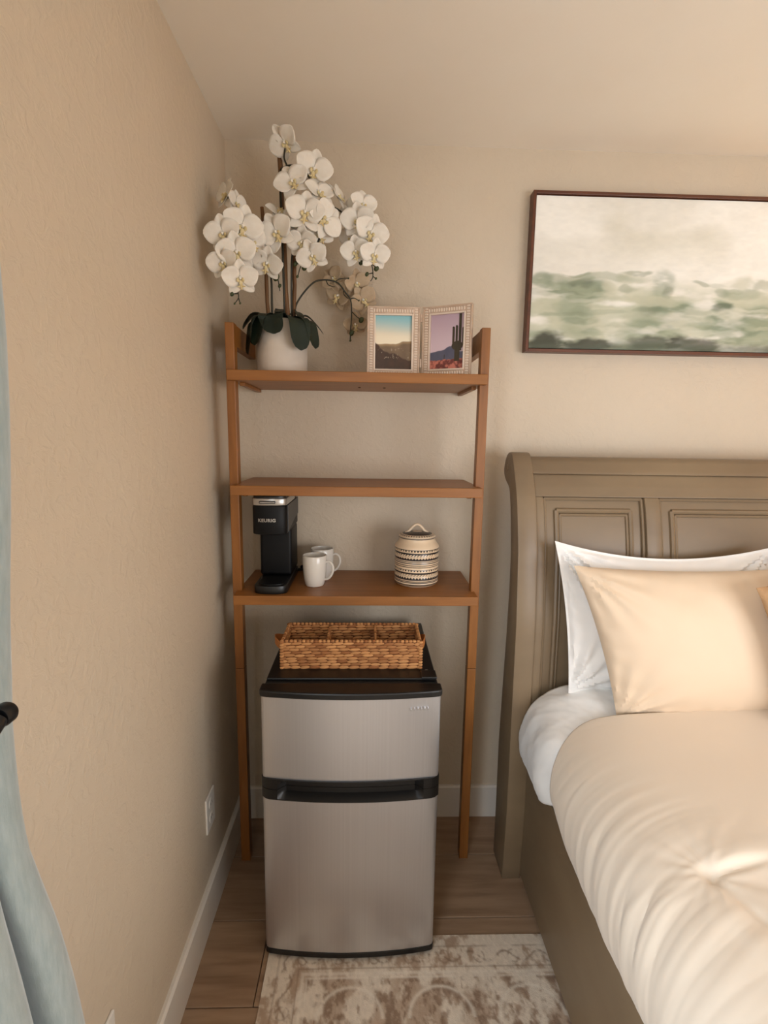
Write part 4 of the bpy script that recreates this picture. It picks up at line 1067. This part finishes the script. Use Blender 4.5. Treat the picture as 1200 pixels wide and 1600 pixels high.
# ------------------------------------------------------------------ curtain and holdback
ct = thing('window_curtain', (0.10, -1.5, 0.02), 'teal-grey chenille curtain gathered behind a black holdback at the left edge', 'curtain')
zz = np.linspace(0.03, 2.30, 90)
edge_z = [0.0,0.705,0.829,0.905,0.97,1.03,1.092,1.177,1.228,1.408,1.592,2.3]
edge_y = [-1.15,-1.250,-1.270,-1.283,-1.297,-1.309,-1.310,-1.306,-1.300,-1.288,-1.279,-1.27]
nf = 120; G_ = np.zeros((len(zz), nf, 3))
for i, z in enumerate(zz):
    ey = np.interp(z, edge_z, edge_y)
    gather = math.exp(-((z-1.20)/0.35)**2)
    back = -1.62+0.10*gather-0.05*(1-gather)
    for j in range(nf):
        t = j/(nf-1); yy = ey+(back-ey)*t
        amp = 0.036*(1-0.45*gather)
        ph = 2*math.pi*(t*5.2)+0.30*math.sin(z*3)
        x = 0.082+amp*math.sin(ph)+0.004*math.sin(9*z+7*t)
        yy += 0.012*math.sin(2*ph)
        G_[i, j] = (x, yy, z)
cu = MB().grid(G_, len(zz), nf).build('curtain_panel', M['curtain'], ct, smooth=True)
sm = cu.modifiers.new('thickness', 'SOLIDIFY'); sm.thickness = 0.004; sm.offset = 0
hb = thing('curtain_holdback', (0.0, -1.42, 1.20), 'black metal curtain holdback sticking out from the left wall', 'holdback')
MB().lathe([(0,0.0005),(0.026,0.0005),(0.028,0.004),(0.024,0.010),(0,0.010)], (0, -1.46, 1.19), 28, axis='x').build('wall_rosette', M['blackmetal'], hb, smooth=True)
tip = at(0, 1121, -1.365)
arm = smooth_pts([(0.009,-1.46,1.19),(0.09,-1.46,1.19),(0.128,-1.45,1.193),(tip.x+0.002,-1.430,1.196),(tip.x,-1.400,1.206),(tip.x,-1.368,tip.z)], 6)
MB().tube(arm, 0.0088, 16).build('arm', M['blackmetal'], hb, smooth=True)
MB().lathe([(0,0.0),(0.0092,0.0),(0.0105,0.003),(0.0105,0.012),(0.0088,0.015)], (tip.x, -1.368+0.001, tip.z), 24, axis='y').build('end_cap', M['blackmetal'], hb, smooth=True)

# ------------------------------------------------------------------ bedside lamp to the right of the bed, outside the frame
ns_ = thing('nightstand', (3.0, -0.27, 0), 'olive-grey wooden nightstand on the far side of the bed', 'nightstand')
MB().box((2.74,-0.48,0.08),(3.26,-0.06,0.62)).build('body', M['bed'], ns_, bevel=0.004)
MB().box((2.72,-0.50,0.62),(3.28,-0.04,0.65)).build('top', M['bed'], ns_, bevel=0.004)
for x in (2.77, 3.19):
    for y_ in (-0.45, -0.13): MB().box((x,y_,0),(x+0.04,y_+0.04,0.08)).build('foot', M['bed'], ns_)
for z in (0.12, 0.37):
    d_ = MB().box((2.765,-0.492,z),(3.235,-0.48,z+0.22)).build('drawer', M['bed'], ns_, bevel=0.003)
    MB().ell((3.0,-0.502,z+0.11), 0.012,0.012,0.012).build('knob', M['blackmetal'], d_, smooth=True)
lp_ = thing('table_lamp', (3.0, -0.27, 0.65), 'lit bedside lamp with linen drum shade on the nightstand', 'lamp')
MB().lathe([(0,0),(0.07,0),(0.075,0.01),(0.05,0.03),(0.07,0.10),(0.075,0.17),(0.04,0.25),(0.015,0.29),(0.012,0.36),(0,0.36)], (3.0,-0.27,0.65), 32).build('base', M['ceramic'], lp_, smooth=True)
shade = newmat('lamp_shade'); sm_, N_, L_, B_ = shade
B_.inputs['Base Color'].default_value = lin4((236,222,196)); B_.inputs['Transmission Weight'].default_value = 0.0
tr_ = N_.new('ShaderNodeBsdfTranslucent'); tr_.inputs[0].default_value = lin4((240,215,175)); mx = N_.new('ShaderNodeMixShader'); mx.inputs[0].default_value = 0.5
L_.new(B_.outputs[0], mx.inputs[1]); L_.new(tr_.outputs[0], mx.inputs[2]); L_.new(mx.outputs[0], N_['Material Output'].inputs[0])
MB().lathe([(0.17,0.32),(0.14,0.58)], (3.0,-0.27,0.65), 40).build('shade', sm_, lp_, smooth=True)
pl_ = bpy.data.lights.new('lamp_bulb', 'POINT'); pl_.energy = 23; pl_.color = (1.0, 0.72, 0.42); pl_.shadow_soft_size = 0.05
po = bpy.data.objects.new('lamp_bulb', pl_); COL.objects.link(po); po.location = (3.0, -0.27, 1.10)
